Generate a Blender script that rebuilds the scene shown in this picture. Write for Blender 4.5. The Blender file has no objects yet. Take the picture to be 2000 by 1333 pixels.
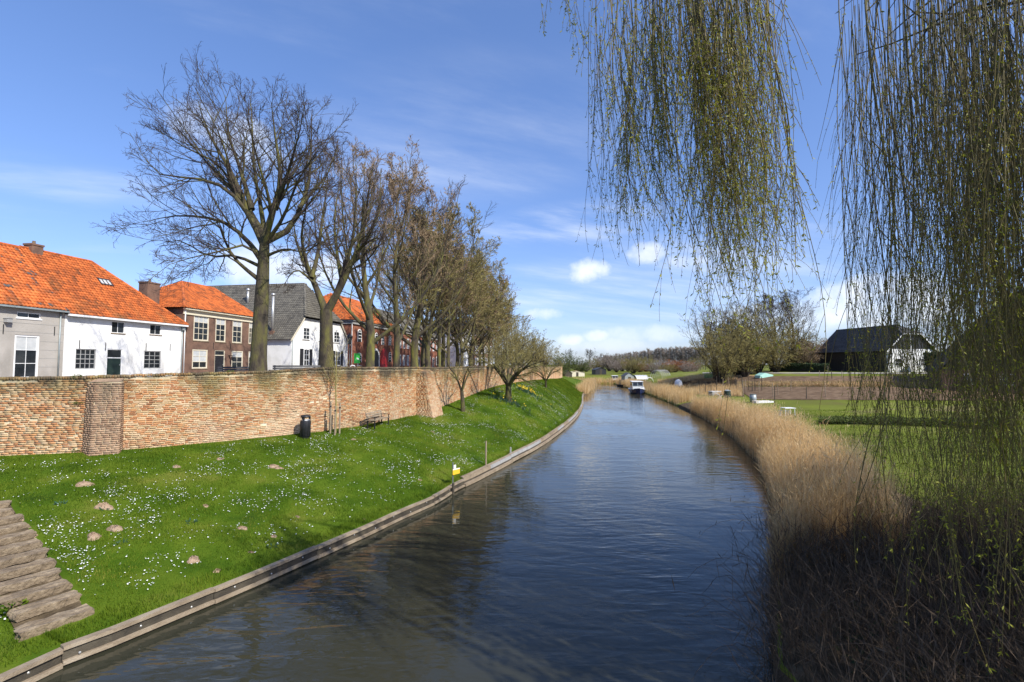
import bpy, bmesh, math, random
import numpy as np
from mathutils import Vector, Matrix
from mathutils.bvhtree import BVHTree
R = math.radians
scene = bpy.context.scene
col = scene.collection
rng = np.random.default_rng(7)
random.seed(7)

# ------------------------------------------------------------------ camera
FPX, CXP, CYP, PITCH = 917.0, 1000.0, 666.5, math.atan(46/917.0)
EYE = Vector((0, 0, 5.8))
cam = bpy.data.cameras.new('camera'); cam.sensor_width = 36; cam.lens = FPX/2000*36
cam.clip_start = 0.1; cam.clip_end = 12000
cam_o = bpy.data.objects.new('camera', cam); col.objects.link(cam_o)
cam_o.location = EYE; cam_o.rotation_euler = (math.pi/2 + PITCH, 0, 0)
scene.camera = cam_o

def ray(px, py):
    a = (px-CXP)/FPX; c = (CYP-py)/FPX
    v = Vector((a, math.cos(PITCH)-c*math.sin(PITCH), math.sin(PITCH)+c*math.cos(PITCH)))
    return v
def at(px, py, Y):
    v = ray(px, py); return EYE + v*(Y/v.y)
def onz(px, py, z):
    v = ray(px, py); return EYE + v*((z-EYE.z)/v.z)

# ------------------------------------------------------------------ sun and sky
SUN_EL = R(42)
sun_h = Vector((0.76, -0.65)).normalized()
sun_dir = Vector((sun_h.x*math.cos(SUN_EL), sun_h.y*math.cos(SUN_EL), math.sin(SUN_EL)))
sl = bpy.data.lights.new('sun', 'SUN'); sl.energy = 5.0; sl.angle = R(0.53); sl.color = (1, 0.95, 0.86)
so = bpy.data.objects.new('sun', sl); col.objects.link(so)
so.rotation_euler = sun_dir.to_track_quat('Z', 'Y').to_euler(); so.location = (40, -30, 60)

world = bpy.data.worlds.new('World'); scene.world = world; world.use_nodes = True
def build_world():
    nt = world.node_tree; N = nt.nodes; L = nt.links; N.clear()
    out = N.new('ShaderNodeOutputWorld'); bg = N.new('ShaderNodeBackground'); bg.inputs[1].default_value = 0.15
    L.new(bg.outputs[0], out.inputs[0])
    sky = N.new('ShaderNodeTexSky'); sky.sky_type = 'NISHITA'; sky.sun_disc = False
    sky.sun_elevation = SUN_EL; sky.sun_rotation = math.atan2(sun_h.x, sun_h.y)
    sky.air_density = 1.0; sky.dust_density = 0.7; sky.ozone_density = 3.0; sky.altitude = 0
    tc = N.new('ShaderNodeTexCoord'); D = tc.outputs['Generated']
    def math_(op, a, b=None, clamp=False):
        n = N.new('ShaderNodeMath'); n.operation = op; n.use_clamp = clamp
        for i, v in enumerate((a, b)):
            if v is None: continue
            if isinstance(v, (int, float)): n.inputs[i].default_value = v
            else: L.new(v, n.inputs[i])
        return n.outputs[0]
    def dot(v):
        n = N.new('ShaderNodeVectorMath'); n.operation = 'DOT_PRODUCT'; L.new(D, n.inputs[0]); n.inputs[1].default_value = v
        return n.outputs['Value']
    def noise(vec, scale, detail, rough=0.55):
        n = N.new('ShaderNodeTexNoise'); L.new(vec, n.inputs['Vector']); n.inputs['Scale'].default_value = scale
        n.inputs['Detail'].default_value = detail; n.inputs['Roughness'].default_value = rough
        return n.outputs['Fac']
    def sstep(v, lo, hi):
        n = N.new('ShaderNodeMapRange'); n.interpolation_type = 'SMOOTHSTEP'; L.new(v, n.inputs[0])
        n.inputs[1].default_value = lo; n.inputs[2].default_value = hi; return n.outputs[0]
    n1 = noise(D, 16, 7, 0.6); n2 = noise(D, 5, 5)
    warp = math_('ADD', math_('MULTIPLY', math_('SUBTRACT', n1, 0.5), 3.4), math_('MULTIPLY', math_('SUBTRACT', n2, 0.5), 1.6))
    total = None
    # fair-weather cumulus: direction (as picture place), half width, half height, density
    for (px, py, w, h, k) in [(440, 262, 110, 45, .5), (500, 300, 80, 40, .4), (555, 528, 125, 40, .85), (650, 520, 60, 30, .7),
                              (1152, 530, 52, 27, .95), (1262, 493, 42, 24, .8), (1345, 513, 50, 21, .7), (1066, 613, 42, 15, .7),
                              (1120, 663, 36, 13, .9), (1160, 657, 32, 15, .9), (1290, 652, 120, 22, .55), (1720, 590, 120, 60, 1), (1500, 620, 120, 40, .6), (1190, 672, 110, 16, .5),
                              (30, 560, 90, 30, .35)]:
        c = ray(px, py).normalized(); r = c.cross(Vector((0, 0, 1))).normalized(); u = r.cross(c)
        a = math_('DIVIDE', dot(r), w/FPX*c.y); b = math_('DIVIDE', dot(u), h/FPX*c.y)
        d = math_('ADD', math_('ADD', math_('MULTIPLY', a, a), math_('MULTIPLY', b, b)), warp)
        m = math_('MULTIPLY', sstep(d, 1.35, -.35), k)
        m = math_('MULTIPLY', m, math_('GREATER_THAN', dot(c), 0))
        total = m if total is None else math_('MAXIMUM', total, m)
    # thin high cirrus streaks over the whole sky
    sep = N.new('ShaderNodeSeparateXYZ'); L.new(D, sep.inputs[0])
    zz = math_('ADD', math_('MAXIMUM', sep.outputs[2], 0.0), 0.12)
    cmb = N.new('ShaderNodeCombineXYZ')
    ux = math_('DIVIDE', sep.outputs[0], zz); uy = math_('DIVIDE', sep.outputs[1], zz)
    L.new(math_('ADD', math_('MULTIPLY', ux, 0.42), math_('MULTIPLY', uy, 0.25)), cmb.inputs[0])
    L.new(math_('SUBTRACT', math_('MULTIPLY', uy, 1.3), math_('MULTIPLY', ux, 0.5)), cmb.inputs[1])
    c1 = noise(cmb.outputs[0], 1.1, 8, 0.62)
    cir = math_('MULTIPLY', sstep(c1, 0.5, 0.9), 0.34)
    for (px, py, w, h, k) in [(1100, 440, 230, 52, .7), (930, 260, 420, 170, .2), (1250, 560, 420, 120, .3), (120, 350, 240, 50, .2)]:
        c = ray(px, py).normalized(); r = c.cross(Vector((0, 0, 1))).normalized(); u = r.cross(c)
        r2 = (r*0.995+u*0.10).normalized(); u2 = (u*0.995-r*0.10).normalized()
        a = math_('DIVIDE', dot(r2), w/FPX*c.y); b = math_('DIVIDE', dot(u2), h/FPX*c.y)
        d = math_('ADD', math_('MULTIPLY', a, a), math_('MULTIPLY', b, b))
        m = math_('MULTIPLY', math_('MULTIPLY', sstep(d, 1.0, 0.0), k), sstep(c1, 0.36, 0.66))
        m = math_('MULTIPLY', m, math_('GREATER_THAN', dot(c), 0))
        cir = math_('ADD', cir, m)
    mask = math_('MAXIMUM', total, cir, True)
    # photographic saturation of the blue
    hs = N.new('ShaderNodeHueSaturation'); hs.inputs['Saturation'].default_value = 1.12; hs.inputs['Value'].default_value = 1.0
    L.new(sky.outputs[0], hs.inputs['Color'])
    gm = N.new('ShaderNodeGamma'); gm.inputs[1].default_value = .75; L.new(hs.outputs[0], gm.inputs[0])
    gn = N.new('ShaderNodeMix'); gn.data_type = 'RGBA'; gn.blend_type = 'MULTIPLY'; gn.inputs['Factor'].default_value = 1
    L.new(gm.outputs[0], gn.inputs['A']); gn.inputs['B'].default_value = (1.13, 1.22, 1.62, 1)
    mix = N.new('ShaderNodeMix'); mix.data_type = 'RGBA'; mix.blend_type = 'MIX'
    L.new(mask, mix.inputs['Factor']); L.new(gn.outputs['Result'], mix.inputs['A'])
    cc = N.new('ShaderNodeMix'); cc.data_type = 'RGBA'; L.new(n2, cc.inputs['Factor'])
    cc.inputs['A'].default_value = (4.6, 5.2, 6.2, 1); cc.inputs['B'].default_value = (6.6, 6.7, 6.8, 1)
    L.new(cc.outputs['Result'], mix.inputs['B'])
    L.new(mix.outputs['Result'], bg.inputs[0])
build_world()
vs = scene.view_settings; vs.view_transform = 'Standard'; vs.look = 'None'; vs.exposure = 0.34; vs.gamma = 1.0
vs.use_curve_mapping = False
scene.cycles.max_bounces = 6; scene.cycles.transparent_max_bounces = 8

# ------------------------------------------------------------------ helpers
def tag(o, label=None, cat=None, group=None, kind=None):
    if label: o['label'] = label
    if cat: o['category'] = cat
    if group: o['group'] = group
    if kind: o['kind'] = kind
    return o
def empty(name, loc=(0, 0, 0), rz=0, parent=None):
    o = bpy.data.objects.new(name, None); col.objects.link(o); o.location = loc; o.rotation_euler = (0, 0, rz)
    o.empty_display_size = 0.2
    if parent: o.parent = parent
    return o
def thing(name, label, cat, loc=(0, 0, 0), rz=0, group=None):
    return tag(empty(name, loc, rz), label, cat, group)
def link(name, me, parent=None, mat=None, loc=None, rz=None):
    o = bpy.data.objects.new(name, me); col.objects.link(o)
    if parent: o.parent = parent
    if mat is not None and not me.materials: me.materials.append(mat)
    if loc is not None: o.location = loc
    if rz is not None: o.rotation_euler = (0, 0, rz)
    return o
def copy_tree(o, parent=None):
    c = o.copy(); col.objects.link(c); c.parent = parent
    for ch in o.children: copy_tree(ch, c)
    return c
def npmesh(name, V, F, smooth=False):
    """mesh from arrays; F is (M,3) or (M,4)"""
    V = np.asarray(V, np.float32).reshape(-1, 3); F = np.asarray(F, np.int32)
    me = bpy.data.meshes.new(name); k = F.shape[1]
    me.vertices.add(len(V)); me.vertices.foreach_set('co', V.ravel())
    me.loops.add(F.size); me.loops.foreach_set('vertex_index', F.ravel())
    me.polygons.add(len(F)); me.polygons.foreach_set('loop_start', np.arange(0, F.size, k, dtype=np.int32))
    me.polygons.foreach_set('loop_total', np.full(len(F), k, np.int32))
    if smooth: me.polygons.foreach_set('use_smooth', np.ones(len(F), bool))
    me.update(calc_edges=True); me.validate(); return me
class MB:
    def __init__(s): s.v = []; s.f = []
    def face(s, pts):
        i = len(s.v); s.v += [tuple(p) for p in pts]; s.f.append(tuple(range(i, i+len(pts)))); return s
    def box(s, x0, x1, y0, y1, z0, z1, M=None):
        P = [(x0,y0,z0),(x1,y0,z0),(x1,y1,z0),(x0,y1,z0),(x0,y0,z1),(x1,y0,z1),(x1,y1,z1),(x0,y1,z1)]
        if M is not None: P = [tuple(M @ Vector(p)) for p in P]
        i = len(s.v); s.v += P
        s.f += [tuple(i+k for k in f) for f in ((0,3,2,1),(4,5,6,7),(0,1,5,4),(1,2,6,5),(2,3,7,6),(3,0,4,7))]; return s
    def tube(s, pts, rad, n=8, cap=True):
        pts = [Vector(p) for p in pts]
        if not hasattr(rad, '__len__'): rad = [rad]*len(pts)
        i0 = len(s.v)
        for k, p in enumerate(pts):
            t = (pts[min(k+1, len(pts)-1)]-pts[max(k-1, 0)]).normalized()
            a = t.orthogonal().normalized() if abs(t.z) < .99 else Vector((1, 0, 0)); 
            if abs(t.z) < .99: a = t.cross(Vector((0, 0, 1))).normalized()
            b = t.cross(a)
            for j in range(n):
                q = 2*math.pi*j/n; s.v.append(tuple(p+(a*math.cos(q)+b*math.sin(q))*rad[k]))
        for k in range(len(pts)-1):
            for j in range(n):
                s.f.append((i0+k*n+j, i0+k*n+(j+1) % n, i0+(k+1)*n+(j+1) % n, i0+(k+1)*n+j))
        if cap:
            s.f.append(tuple(i0+j for j in range(n))[::-1]); e = i0+(len(pts)-1)*n; s.f.append(tuple(e+j for j in range(n)))
        return s
    def lathe(s, prof, n=16, c=(0, 0, 0)):
        i0 = len(s.v)
        for (r, z) in prof:
            for j in range(n):
                q = 2*math.pi*j/n; s.v.append((c[0]+r*math.cos(q), c[1]+r*math.sin(q), c[2]+z))
        for k in range(len(prof)-1):
            for j in range(n): s.f.append((i0+k*n+j, i0+k*n+(j+1) % n, i0+(k+1)*n+(j+1) % n, i0+(k+1)*n+j))
        s.f.append(tuple(i0+j for j in range(n))[::-1]); e = i0+(len(prof)-1)*n; s.f.append(tuple(e+j for j in range(n)))
        return s
    def prism(s, poly, y0, y1):
        """polygon in x,z extruded along y"""
        n = len(poly); i = len(s.v); s.v += [(x, y0, z) for x, z in poly]+[(x, y1, z) for x, z in poly]
        s.f.append(tuple(range(i, i+n))); s.f.append(tuple(range(i+n, i+2*n))[::-1])
        for k in range(n): s.f.append((i+k, i+n+k, i+n+(k+1) % n, i+(k+1) % n))
        return s
    def mesh(s, name, smooth=False):
        me = bpy.data.meshes.new(name); me.from_pydata(s.v, [], s.f); me.update()
        if smooth: me.polygons.foreach_set('use_smooth', np.ones(len(me.polygons), bool))
        return me
    def build(s, name, mat, parent=None, smooth=False, loc=None, rz=None):
        me = s.mesh(name, smooth)
        bm = bmesh.new(); bm.from_mesh(me); bmesh.ops.recalc_face_normals(bm, faces=bm.faces); bm.to_mesh(me); bm.free()
        return link(name, me, parent, mat, loc, rz)

def catmull(ctrl, n):
    C = np.asarray(ctrl, float); m = len(C)
    out = []
    for t in np.linspace(0, m-1-1e-9, n):
        i = int(t); f = t-i
        p0, p1, p2, p3 = C[max(i-1, 0)], C[i], C[i+1], C[min(i+2, m-1)]
        out.append(0.5*((2*p1)+(-p0+p2)*f+(2*p0-5*p1+4*p2-p3)*f*f+(-p0+3*p1-3*p2+p3)*f**3))
    return np.array(out)

# ------------------------------------------------------------------ materials
def pmat(name, cols, rough=0.8, scale=2.0, detail=6, bump=0.0, bscale=None, rnd=0.0, metallic=0.0, spec=0.4, stretch=(1, 1, 1),
         transl=0.0, coord='Object', pos=None, stain=None, wet=None):
    m = bpy.data.materials.new(name); m.use_nodes = True; nt = m.node_tree; N = nt.nodes; L = nt.links
    b = N['Principled BSDF']; b.inputs['Roughness'].default_value = rough; b.inputs['Metallic'].default_value = metallic
    b.inputs['Specular IOR Level'].default_value = spec
    tc = N.new('ShaderNodeTexCoord'); mp = N.new('ShaderNodeMapping'); mp.inputs['Scale'].default_value = stretch
    if coord == 'World':
        g = N.new('ShaderNodeNewGeometry'); L.new(g.outputs['Position'], mp.inputs[0])
    else: L.new(tc.outputs[coord], mp.inputs[0])
    no = N.new('ShaderNodeTexNoise'); no.inputs['Scale'].default_value = scale; no.inputs['Detail'].default_value = detail
    no.inputs['Roughness'].default_value = 0.6
    L.new(mp.outputs[0], no.inputs['Vector'])
    def mth(op, a, bb):
        n = N.new('ShaderNodeMath'); n.operation = op
        for i, v in enumerate((a, bb)):
            if isinstance(v, (int, float)): n.inputs[i].default_value = v
            else: L.new(v, n.inputs[i])
        return n.outputs[0]
    def mr(v, a, bb, c=0, d=1):
        n = N.new('ShaderNodeMapRange'); L.new(v, n.inputs[0])
        for i, q in enumerate((a, bb, c, d)): n.inputs[i+1].default_value = q
        return n.outputs[0]
    fac = mr(no.outputs['Fac'], 0.3, 0.7)
    if rnd > 0:
        g = N.new('ShaderNodeNewGeometry'); oi = N.new('ShaderNodeObjectInfo')
        r = mth('FRACT', mth('ADD', g.outputs['Random Per Island'], oi.outputs['Random']), 0)
        fac = mth('ADD', mth('MULTIPLY', fac, 1-rnd), mth('MULTIPLY', r, rnd))
    ra = N.new('ShaderNodeValToRGB'); e = ra.color_ramp.elements
    while len(e) < len(cols): e.new(0.5)
    for i, c in enumerate(cols):
        e[i].position = (pos[i] if pos else i/max(1, len(cols)-1)); e[i].color = (*c, 1)
    L.new(fac, ra.inputs[0]); colr = ra.outputs[0]
    if stain:
        # weathering: list of (colour, z_low, z_high, amount, noise scale): grows towards z_high
        g = N.new('ShaderNodeNewGeometry')
        for (sc_, zl, zh, am, ns) in stain:
            sp = N.new('ShaderNodeSeparateXYZ'); L.new(g.outputs['Position'], sp.inputs[0])
            n2 = N.new('ShaderNodeTexNoise'); n2.inputs['Scale'].default_value = ns; n2.inputs['Detail'].default_value = 5
            m2 = N.new('ShaderNodeMapping'); m2.inputs['Scale'].default_value = (1, 1, .35); L.new(g.outputs['Position'], m2.inputs[0])
            L.new(m2.outputs[0], n2.inputs['Vector'])
            hz = mr(sp.outputs[2], zl, zh)
            f = mr(mth('ADD', hz, mth('MULTIPLY', mth('SUBTRACT', n2.outputs['Fac'], 0.5), 2.6)), 0.35, 1.0, 0, am)
            mx = N.new('ShaderNodeMix'); mx.data_type = 'RGBA'; L.new(f, mx.inputs['Factor']); L.new(colr, mx.inputs['A'])
            mx.inputs['B'].default_value = (*sc_, 1); colr = mx.outputs['Result']
    L.new(colr, b.inputs['Base Color'])
    if bump > 0:
        nb = N.new('ShaderNodeTexNoise'); nb.inputs['Scale'].default_value = bscale or scale*4; nb.inputs['Detail'].default_value = 8
        L.new(mp.outputs[0], nb.inputs['Vector']); bp = N.new('ShaderNodeBump'); bp.inputs['Strength'].default_value = bump
        bp.inputs['Distance'].default_value = 0.05; L.new(nb.outputs['Fac'], bp.inputs['Height']); L.new(bp.outputs[0], b.inputs['Normal'])
    if transl > 0:
        tr = N.new('ShaderNodeBsdfTranslucent'); L.new(colr, tr.inputs['Color']); ms = N.new('ShaderNodeMixShader')
        ms.inputs[0].default_value = transl; L.new(b.outputs[0], ms.inputs[1]); L.new(tr.outputs[0], ms.inputs[2])
        L.new(ms.outputs[0], N['Material Output'].inputs[0])
    return m
MT = {}
MT['grass_ground'] = pmat('grass_ground', [(.02,.045,.004),(.045,.09,.004),(.085,.13,.009),(.14,.15,.025)], .95, .45, 9, .5, 25, spec=.1)
MT['blade'] = pmat('grass_blade', [(.018,.045,.003),(.065,.125,.004),(.14,.20,.010),(.26,.25,.04)], .7, .55, 6, rnd=.34, transl=.35, spec=.2, coord='World')
MT['meadow'] = pmat('meadow', [(.13,.105,.04),(.12,.135,.022),(.15,.175,.022),(.24,.20,.085)], .95, .12, 9, .5, 3, spec=.1)
MT['daisy'] = pmat('daisy_white', [(.8,.8,.78),(.85,.85,.85)], .7)
MT['brick'] = pmat('old_brick', [(.21,.115,.06),(.44,.195,.085),(.58,.29,.125),(.50,.345,.18),(.64,.46,.28),(.32,.19,.10)], .9, 3, 5, .6, 60, rnd=.72, coord='World',
                   stain=[((.17,.145,.045), 3.7, 5.8, .75, .9), ((.075,.06,.045), 4.7, 5.6, .85, 1.6), ((.70,.53,.36), 5.2, .9, .62, .6)])
MT['mortar'] = pmat('lime_mortar', [(.50,.40,.25),(.66,.55,.37),(.72,.63,.47)], .95, 4, 6, .5, 40, coord='World',
                    stain=[((.19,.165,.06), 3.8, 5.9, .65, .9), ((.09,.075,.05), 4.7, 5.6, .8, 1.6)])
MT['dark_brick'] = pmat('weathered_brick', [(.20,.13,.085),(.36,.22,.135),(.48,.32,.20),(.30,.21,.15)], .9, 3, 5, .6, 60, rnd=.7, coord='World', stain=[((.10,.085,.06), 3.0, 6.2, .75, 1.3)])
MT['timber'] = pmat('weathered_timber', [(.16,.12,.08),(.28,.22,.15),(.36,.30,.22)], .85, 3, 8, .4, 30, stretch=(1, 1, 1), rnd=.3)
MT['dark_timber'] = pmat('tarred_timber', [(.025,.022,.018),(.06,.05,.035),(.10,.085,.06)], .8, 3, 8, .4, 30, rnd=.3)
MT['grey_timber'] = pmat('grey_timber', [(.25,.25,.24),(.4,.4,.39)], .8, 3, 8, .3, 30, rnd=.3)
MT['bolt'] = pmat('galvanised', [(.5,.5,.48),(.65,.65,.62)], .4, 8, metallic=.6)
MT['steel'] = pmat('grey_steel', [(.22,.24,.24),(.34,.36,.36)], .45, 8, metallic=.7)
MT['soil'] = pmat('dry_earth', [(.20,.13,.08),(.33,.23,.15),(.40,.29,.20)], .95, 6, 8, .8, 25)
MT['plough'] = pmat('ploughed_soil', [(.10,.065,.04),(.16,.105,.063),(.23,.16,.10)], .95, 1.2, 8, .8, 6, spec=.1)
MT['reed_litter'] = pmat('reed_litter', [(.05,.036,.022),(.10,.075,.045),(.17,.125,.075)], .95, 3, 8, .8, 20, coord='World', spec=.1)
MT['straw'] = pmat('straw', [(.34,.22,.10),(.50,.34,.17),(.60,.44,.25)], .9, 3, 6, .4, 20, rnd=.3, transl=.2)
MT['path'] = pmat('pale_path', [(.33,.30,.25),(.45,.41,.35)], .9, 1.5, 6, .3)
MT['paving'] = pmat('street_paving', [(.16,.13,.11),(.25,.20,.17)], .85, 2.5, 6, .3)
MT['stone'] = pmat('step_stone', [(.09,.065,.04),(.20,.15,.095),(.33,.26,.17)], .9, 5, 8, .9, 18, rnd=.2)
MT['bark'] = pmat('mossy_bark', [(.022,.018,.013),(.06,.048,.032),(.095,.085,.03),(.16,.155,.03)], .95, 2.2, 8, .9, 16, coord='World', stretch=(1, 1, .35))
MT['bark_dark'] = pmat('dark_bark', [(.03,.025,.02),(.07,.055,.045)], .95, 2, 6, .8, 14)
MT['twig'] = pmat('twig', [(.042,.030,.027),(.085,.06,.05)], .9, 1.0, 4, coord='World')
MT['twig_red'] = pmat('twig_budding', [(.15,.10,.06),(.26,.18,.105),(.36,.27,.16)], .9, 1.0, 4, rnd=.4, coord='World')
MT['twig_olive'] = pmat('twig_olive', [(.17,.14,.05),(.28,.235,.085),(.38,.33,.125)], .9, .6, 4, rnd=.4, transl=.2, coord='World')
MT['twig_green'] = pmat('twig_green', [(.06,.08,.02),(.10,.13,.03),(.16,.18,.05)], .9, .6, 4, rnd=.4, transl=.25, coord='World')
MT['twig_far_haze'] = pmat('twig_far_haze', [(.19,.15,.125),(.27,.22,.18),(.35,.29,.24)], .9, .6, 4, rnd=.4, coord='World')  # distant twigs paled to mauve grey, aerial haze put into the colour
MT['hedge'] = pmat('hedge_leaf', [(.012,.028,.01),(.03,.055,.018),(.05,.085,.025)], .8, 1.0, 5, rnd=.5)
MT['willow_twig'] = pmat('willow_twig', [(.07,.055,.018),(.14,.11,.03),(.25,.19,.05)], .6, .8, 3, rnd=.5, coord='World')
MT['willow_leaf'] = pmat('willow_leaf', [(.14,.16,.015),(.30,.31,.022),(.52,.50,.05)], .55, .8, 3, rnd=.6, transl=.4, coord='World')
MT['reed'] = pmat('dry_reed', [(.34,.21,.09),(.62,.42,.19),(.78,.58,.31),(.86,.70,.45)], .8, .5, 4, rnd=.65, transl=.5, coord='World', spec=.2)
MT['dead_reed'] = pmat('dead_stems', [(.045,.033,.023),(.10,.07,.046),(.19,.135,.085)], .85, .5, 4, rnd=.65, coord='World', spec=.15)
MT['tile_orange'] = pmat('clay_tile', [(.09,.085,.085),(.20,.07,.03),(.42,.10,.022),(.56,.14,.03),(.64,.21,.055)], .75, .9, 6, .3, 30, rnd=.62, pos=[.17, .19, .38, .65, 1],
                         coord='World', stain=[((.12,.07,.03), 13.0, 6.5, .6, .8)])
MT['tile_moss'] = pmat('mossy_clay_tile', [(.10,.045,.02),(.32,.08,.02),(.52,.13,.028),(.60,.18,.045)], .8, .8, 6, .3, 30, rnd=.5, coord='World',
                       stain=[((.13,.075,.03), 12.5, 6.0, .8, .8)])
MT['tile_grey'] = pmat('grey_tile', [(.07,.065,.055),(.13,.12,.10),(.19,.175,.14)], .85, .6, 6, .3, 30, rnd=.5, coord='World')
MT['slate'] = pmat('dark_slate', [(.05,.05,.055),(.10,.10,.105)], .7, .6, 6, .2, 30, rnd=.5, coord='World')
MT['white_plaster'] = pmat('white_plaster', [(.68,.68,.65),(.79,.79,.77),(.83,.83,.82)], .85, .7, 8, .25, 8, coord='World', stain=[((.42,.40,.34), 8.2, 4.0, .4, 1.1)])
MT['grey_plaster'] = pmat('grey_render', [(.34,.315,.28),(.42,.39,.35)], .85, .7, 8, .2, 8, coord='World', stain=[((.2,.185,.16), 8.0, 4.0, .45, 1.1)])
MT['house_brick'] = pmat('house_brick', [(.10,.06,.045),(.17,.10,.07),(.23,.135,.09)], .9, 1.2, 8, .3, 30, coord='World')
MT['red_brick'] = pmat('red_brick', [(.17,.065,.04),(.26,.10,.06),(.33,.14,.08)], .9, 1.2, 8, .3, 30, coord='World')
MT['brick_course'] = pmat('mortar_line', [(.3,.24,.19),(.36,.3,.24)], .95, 3)
MT['cream'] = pmat('cream_paint', [(.62,.56,.42),(.70,.64,.50)], .6, 2, coord='World')
MT['white'] = pmat('white_paint', [(.74,.74,.73),(.82,.82,.81)], .5, 2)
MT['black'] = pmat('black_paint', [(.012,.013,.015),(.03,.03,.034)], .45, 3)
MT['dark_green'] = pmat('dark_green_paint', [(.015,.03,.024),(.025,.045,.036)], .45, 3)
MT['glass'] = pmat('window_glass', [(.012,.015,.018),(.03,.035,.04)], .06, 1.5, spec=.6)
MT['blind'] = pmat('window_blind', [(.42,.44,.44),(.55,.56,.55)], .25, 2)
MT['zinc'] = pmat('zinc', [(.25,.29,.29),(.36,.40,.40)], .5, 4, metallic=.3)
MT['red_paint'] = pmat('red_paint', [(.30,.012,.015),(.42,.02,.022)], .5, 2)
MT['yellow'] = pmat('yellow_paint', [(.75,.42,.02),(.8,.5,.04)], .5, 3)
MT['green_sign'] = pmat('green_sign', [(.05,.55,.06),(.08,.65,.09)], .5, 3)
MT['navy'] = pmat('navy_paint', [(.012,.02,.06),(.02,.03,.085)], .3, 2)
MT['mint'] = pmat('mint_paint', [(.35,.66,.55),(.45,.72,.62)], .5, 2)
MT['daff'] = pmat('daffodil', [(.75,.5,.02),(.85,.65,.05)], .6, 3, rnd=.6)
MT['leafblue'] = pmat('bulb_leaf', [(.02,.06,.03),(.04,.10,.05)], .7, 3, rnd=.6)
MT['beech'] = pmat('russet_leaf', [(.22,.08,.03),(.34,.13,.04)], .8, 1, rnd=.6)
# ================================================================== terrain
def noise2(x, y, s=1.0, seed=0):
    x = np.asarray(x)*s; y = np.asarray(y)*s
    v = 0; a = 1
    for k in range(4):
        v = v + a*np.sin(x*(1.3+.7*k)+seed*1.7+2.1*np.sin(y*(.9+.5*k)+k+seed))*np.cos(y*(1.1+.8*k)+1.3*k-seed+1.7*np.sin(x*(.7+.4*k)))
        a *= .55; 
    return v
# left water edge (top of the timber edging), picture places on z = .35
Zt = 0.36
edge_px = [(0,1319),(147,1258),(295,1199),(498,1118),(642,1057),(713,1027),(784,995),(850,967),(890,943),(926,927),(997,892),(1053,863),(1098,833),(1126,808),(1137,787),(1138,771)]
E_ctrl = [(-14.5,-8),(-12.3,-1)] + [tuple(onz(x, y, Zt)[:2]) for x, y in edge_px]
e_last = E_ctrl[-1]
E_ctrl += [(e_last[0]+3.5, e_last[1]+17), (e_last[0]+7, e_last[1]+34), (e_last[0]+12, e_last[1]+62)]
E = catmull(E_ctrl, 420)
# foot and top of the town wall: x, y, z foot, z top
W_ctrl = np.array([(-60,1.5,2.2,5.2),(-44,9.2,2.3,5.22),(-31,14,2.35,5.25),(-25,16.2,2.35,5.28),(-19.65,18.0,2.35,5.31),(-15.95,19.25,2.35,5.37),(-12.6,22.2,2.32,5.48),(-9.95,25.2,2.3,5.63),
    (-8.2,28.6,2.32,5.65),(-6.25,33.4,2.4,5.6),(-4.2,38.5,3.0,5.62),(-1.6,45,3.75,5.66),(2.2,57,3.9,5.62),(5.6,72,3.6,5.55),(8.6,90,3.1,5.5),(11.2,108,2.7,5.5),(13.2,124,2.5,5.5),(14.5,150,2.4,5.45)])
Wc = catmull(W_ctrl, 700)
def seglen(P): return np.concatenate([[0], np.cumsum(np.linalg.norm(np.diff(P[:, :2], axis=0), axis=1))])
Ws = seglen(Wc)
def wall_at(s):
    return np.array([np.interp(s, Ws, Wc[:, k]) for k in range(4)])
# pair every wall station with an edge station by hand-matched control pairs
pairE = [0, 1, 2, 3.3, 5, 6.0, 7.5, 9.0, 10.5, 12, 12.7, 13.4, 14.6, 15.6, 16.6, 17.4, 18.1, 20]
pairE = np.clip(np.array(pairE), 0, len(E_ctrl)-1)
tE = np.linspace(0, len(E_ctrl)-1, len(E)); 
NS, NC = 260, 30
tw = np.linspace(0, len(W_ctrl)-1, NS)
te = np.interp(tw, np.arange(len(W_ctrl)), pairE)
EW = np.stack([np.interp(te, tE, E[:, 0]), np.interp(te, tE, E[:, 1])], 1)
twc = np.linspace(0, len(W_ctrl)-1, len(Wc))
WW = np.stack([np.interp(tw, twc, Wc[:, k]) for k in range(4)], 1)
T = np.linspace(0, 1, NC)**1.15
gx = EW[:, None, 0]*(1-T)+WW[:, None, 0]*T; gy = EW[:, None, 1]*(1-T)+WW[:, None, 1]*T
prof = 0.55*T+0.45*np.sin(T*np.pi/2)
gz = Zt-.02+(WW[:, None, 2]-Zt)*prof[None, :]
gz = gz+0.05*noise2(gx, gy, .8)*np.minimum(1, T*6)[None, :]*np.minimum(1, (1-T)*8+.2)[None, :]
# the foot of the bank runs on a little past the wall so that no gap shows
V = np.stack([gx, gy, gz], -1)
idx = np.arange(NS*NC).reshape(NS, NC)
F = np.stack([idx[:-1, :-1], idx[1:, :-1], idx[1:, 1:], idx[:-1, 1:]], -1).reshape(-1, 4)
me = npmesh('grass_bank', V.reshape(-1, 3), F, True)
bank = tag(link('grass_bank', me, None, MT['grass_ground']), kind='structure')
bank_bvh = BVHTree.FromPolygons([tuple(v) for v in V.reshape(-1, 3)], [tuple(f) for f in F])
def bank_z(x, y, d=2.0):
    h = bank_bvh.ray_cast(Vector((x, y, 50)), Vector((0, 0, -1))); return h[0].z if h[0] else d
def on_bank(px, py):
    h = bank_bvh.ray_cast(EYE, ray(px, py).normalized()); return h[0]

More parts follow.
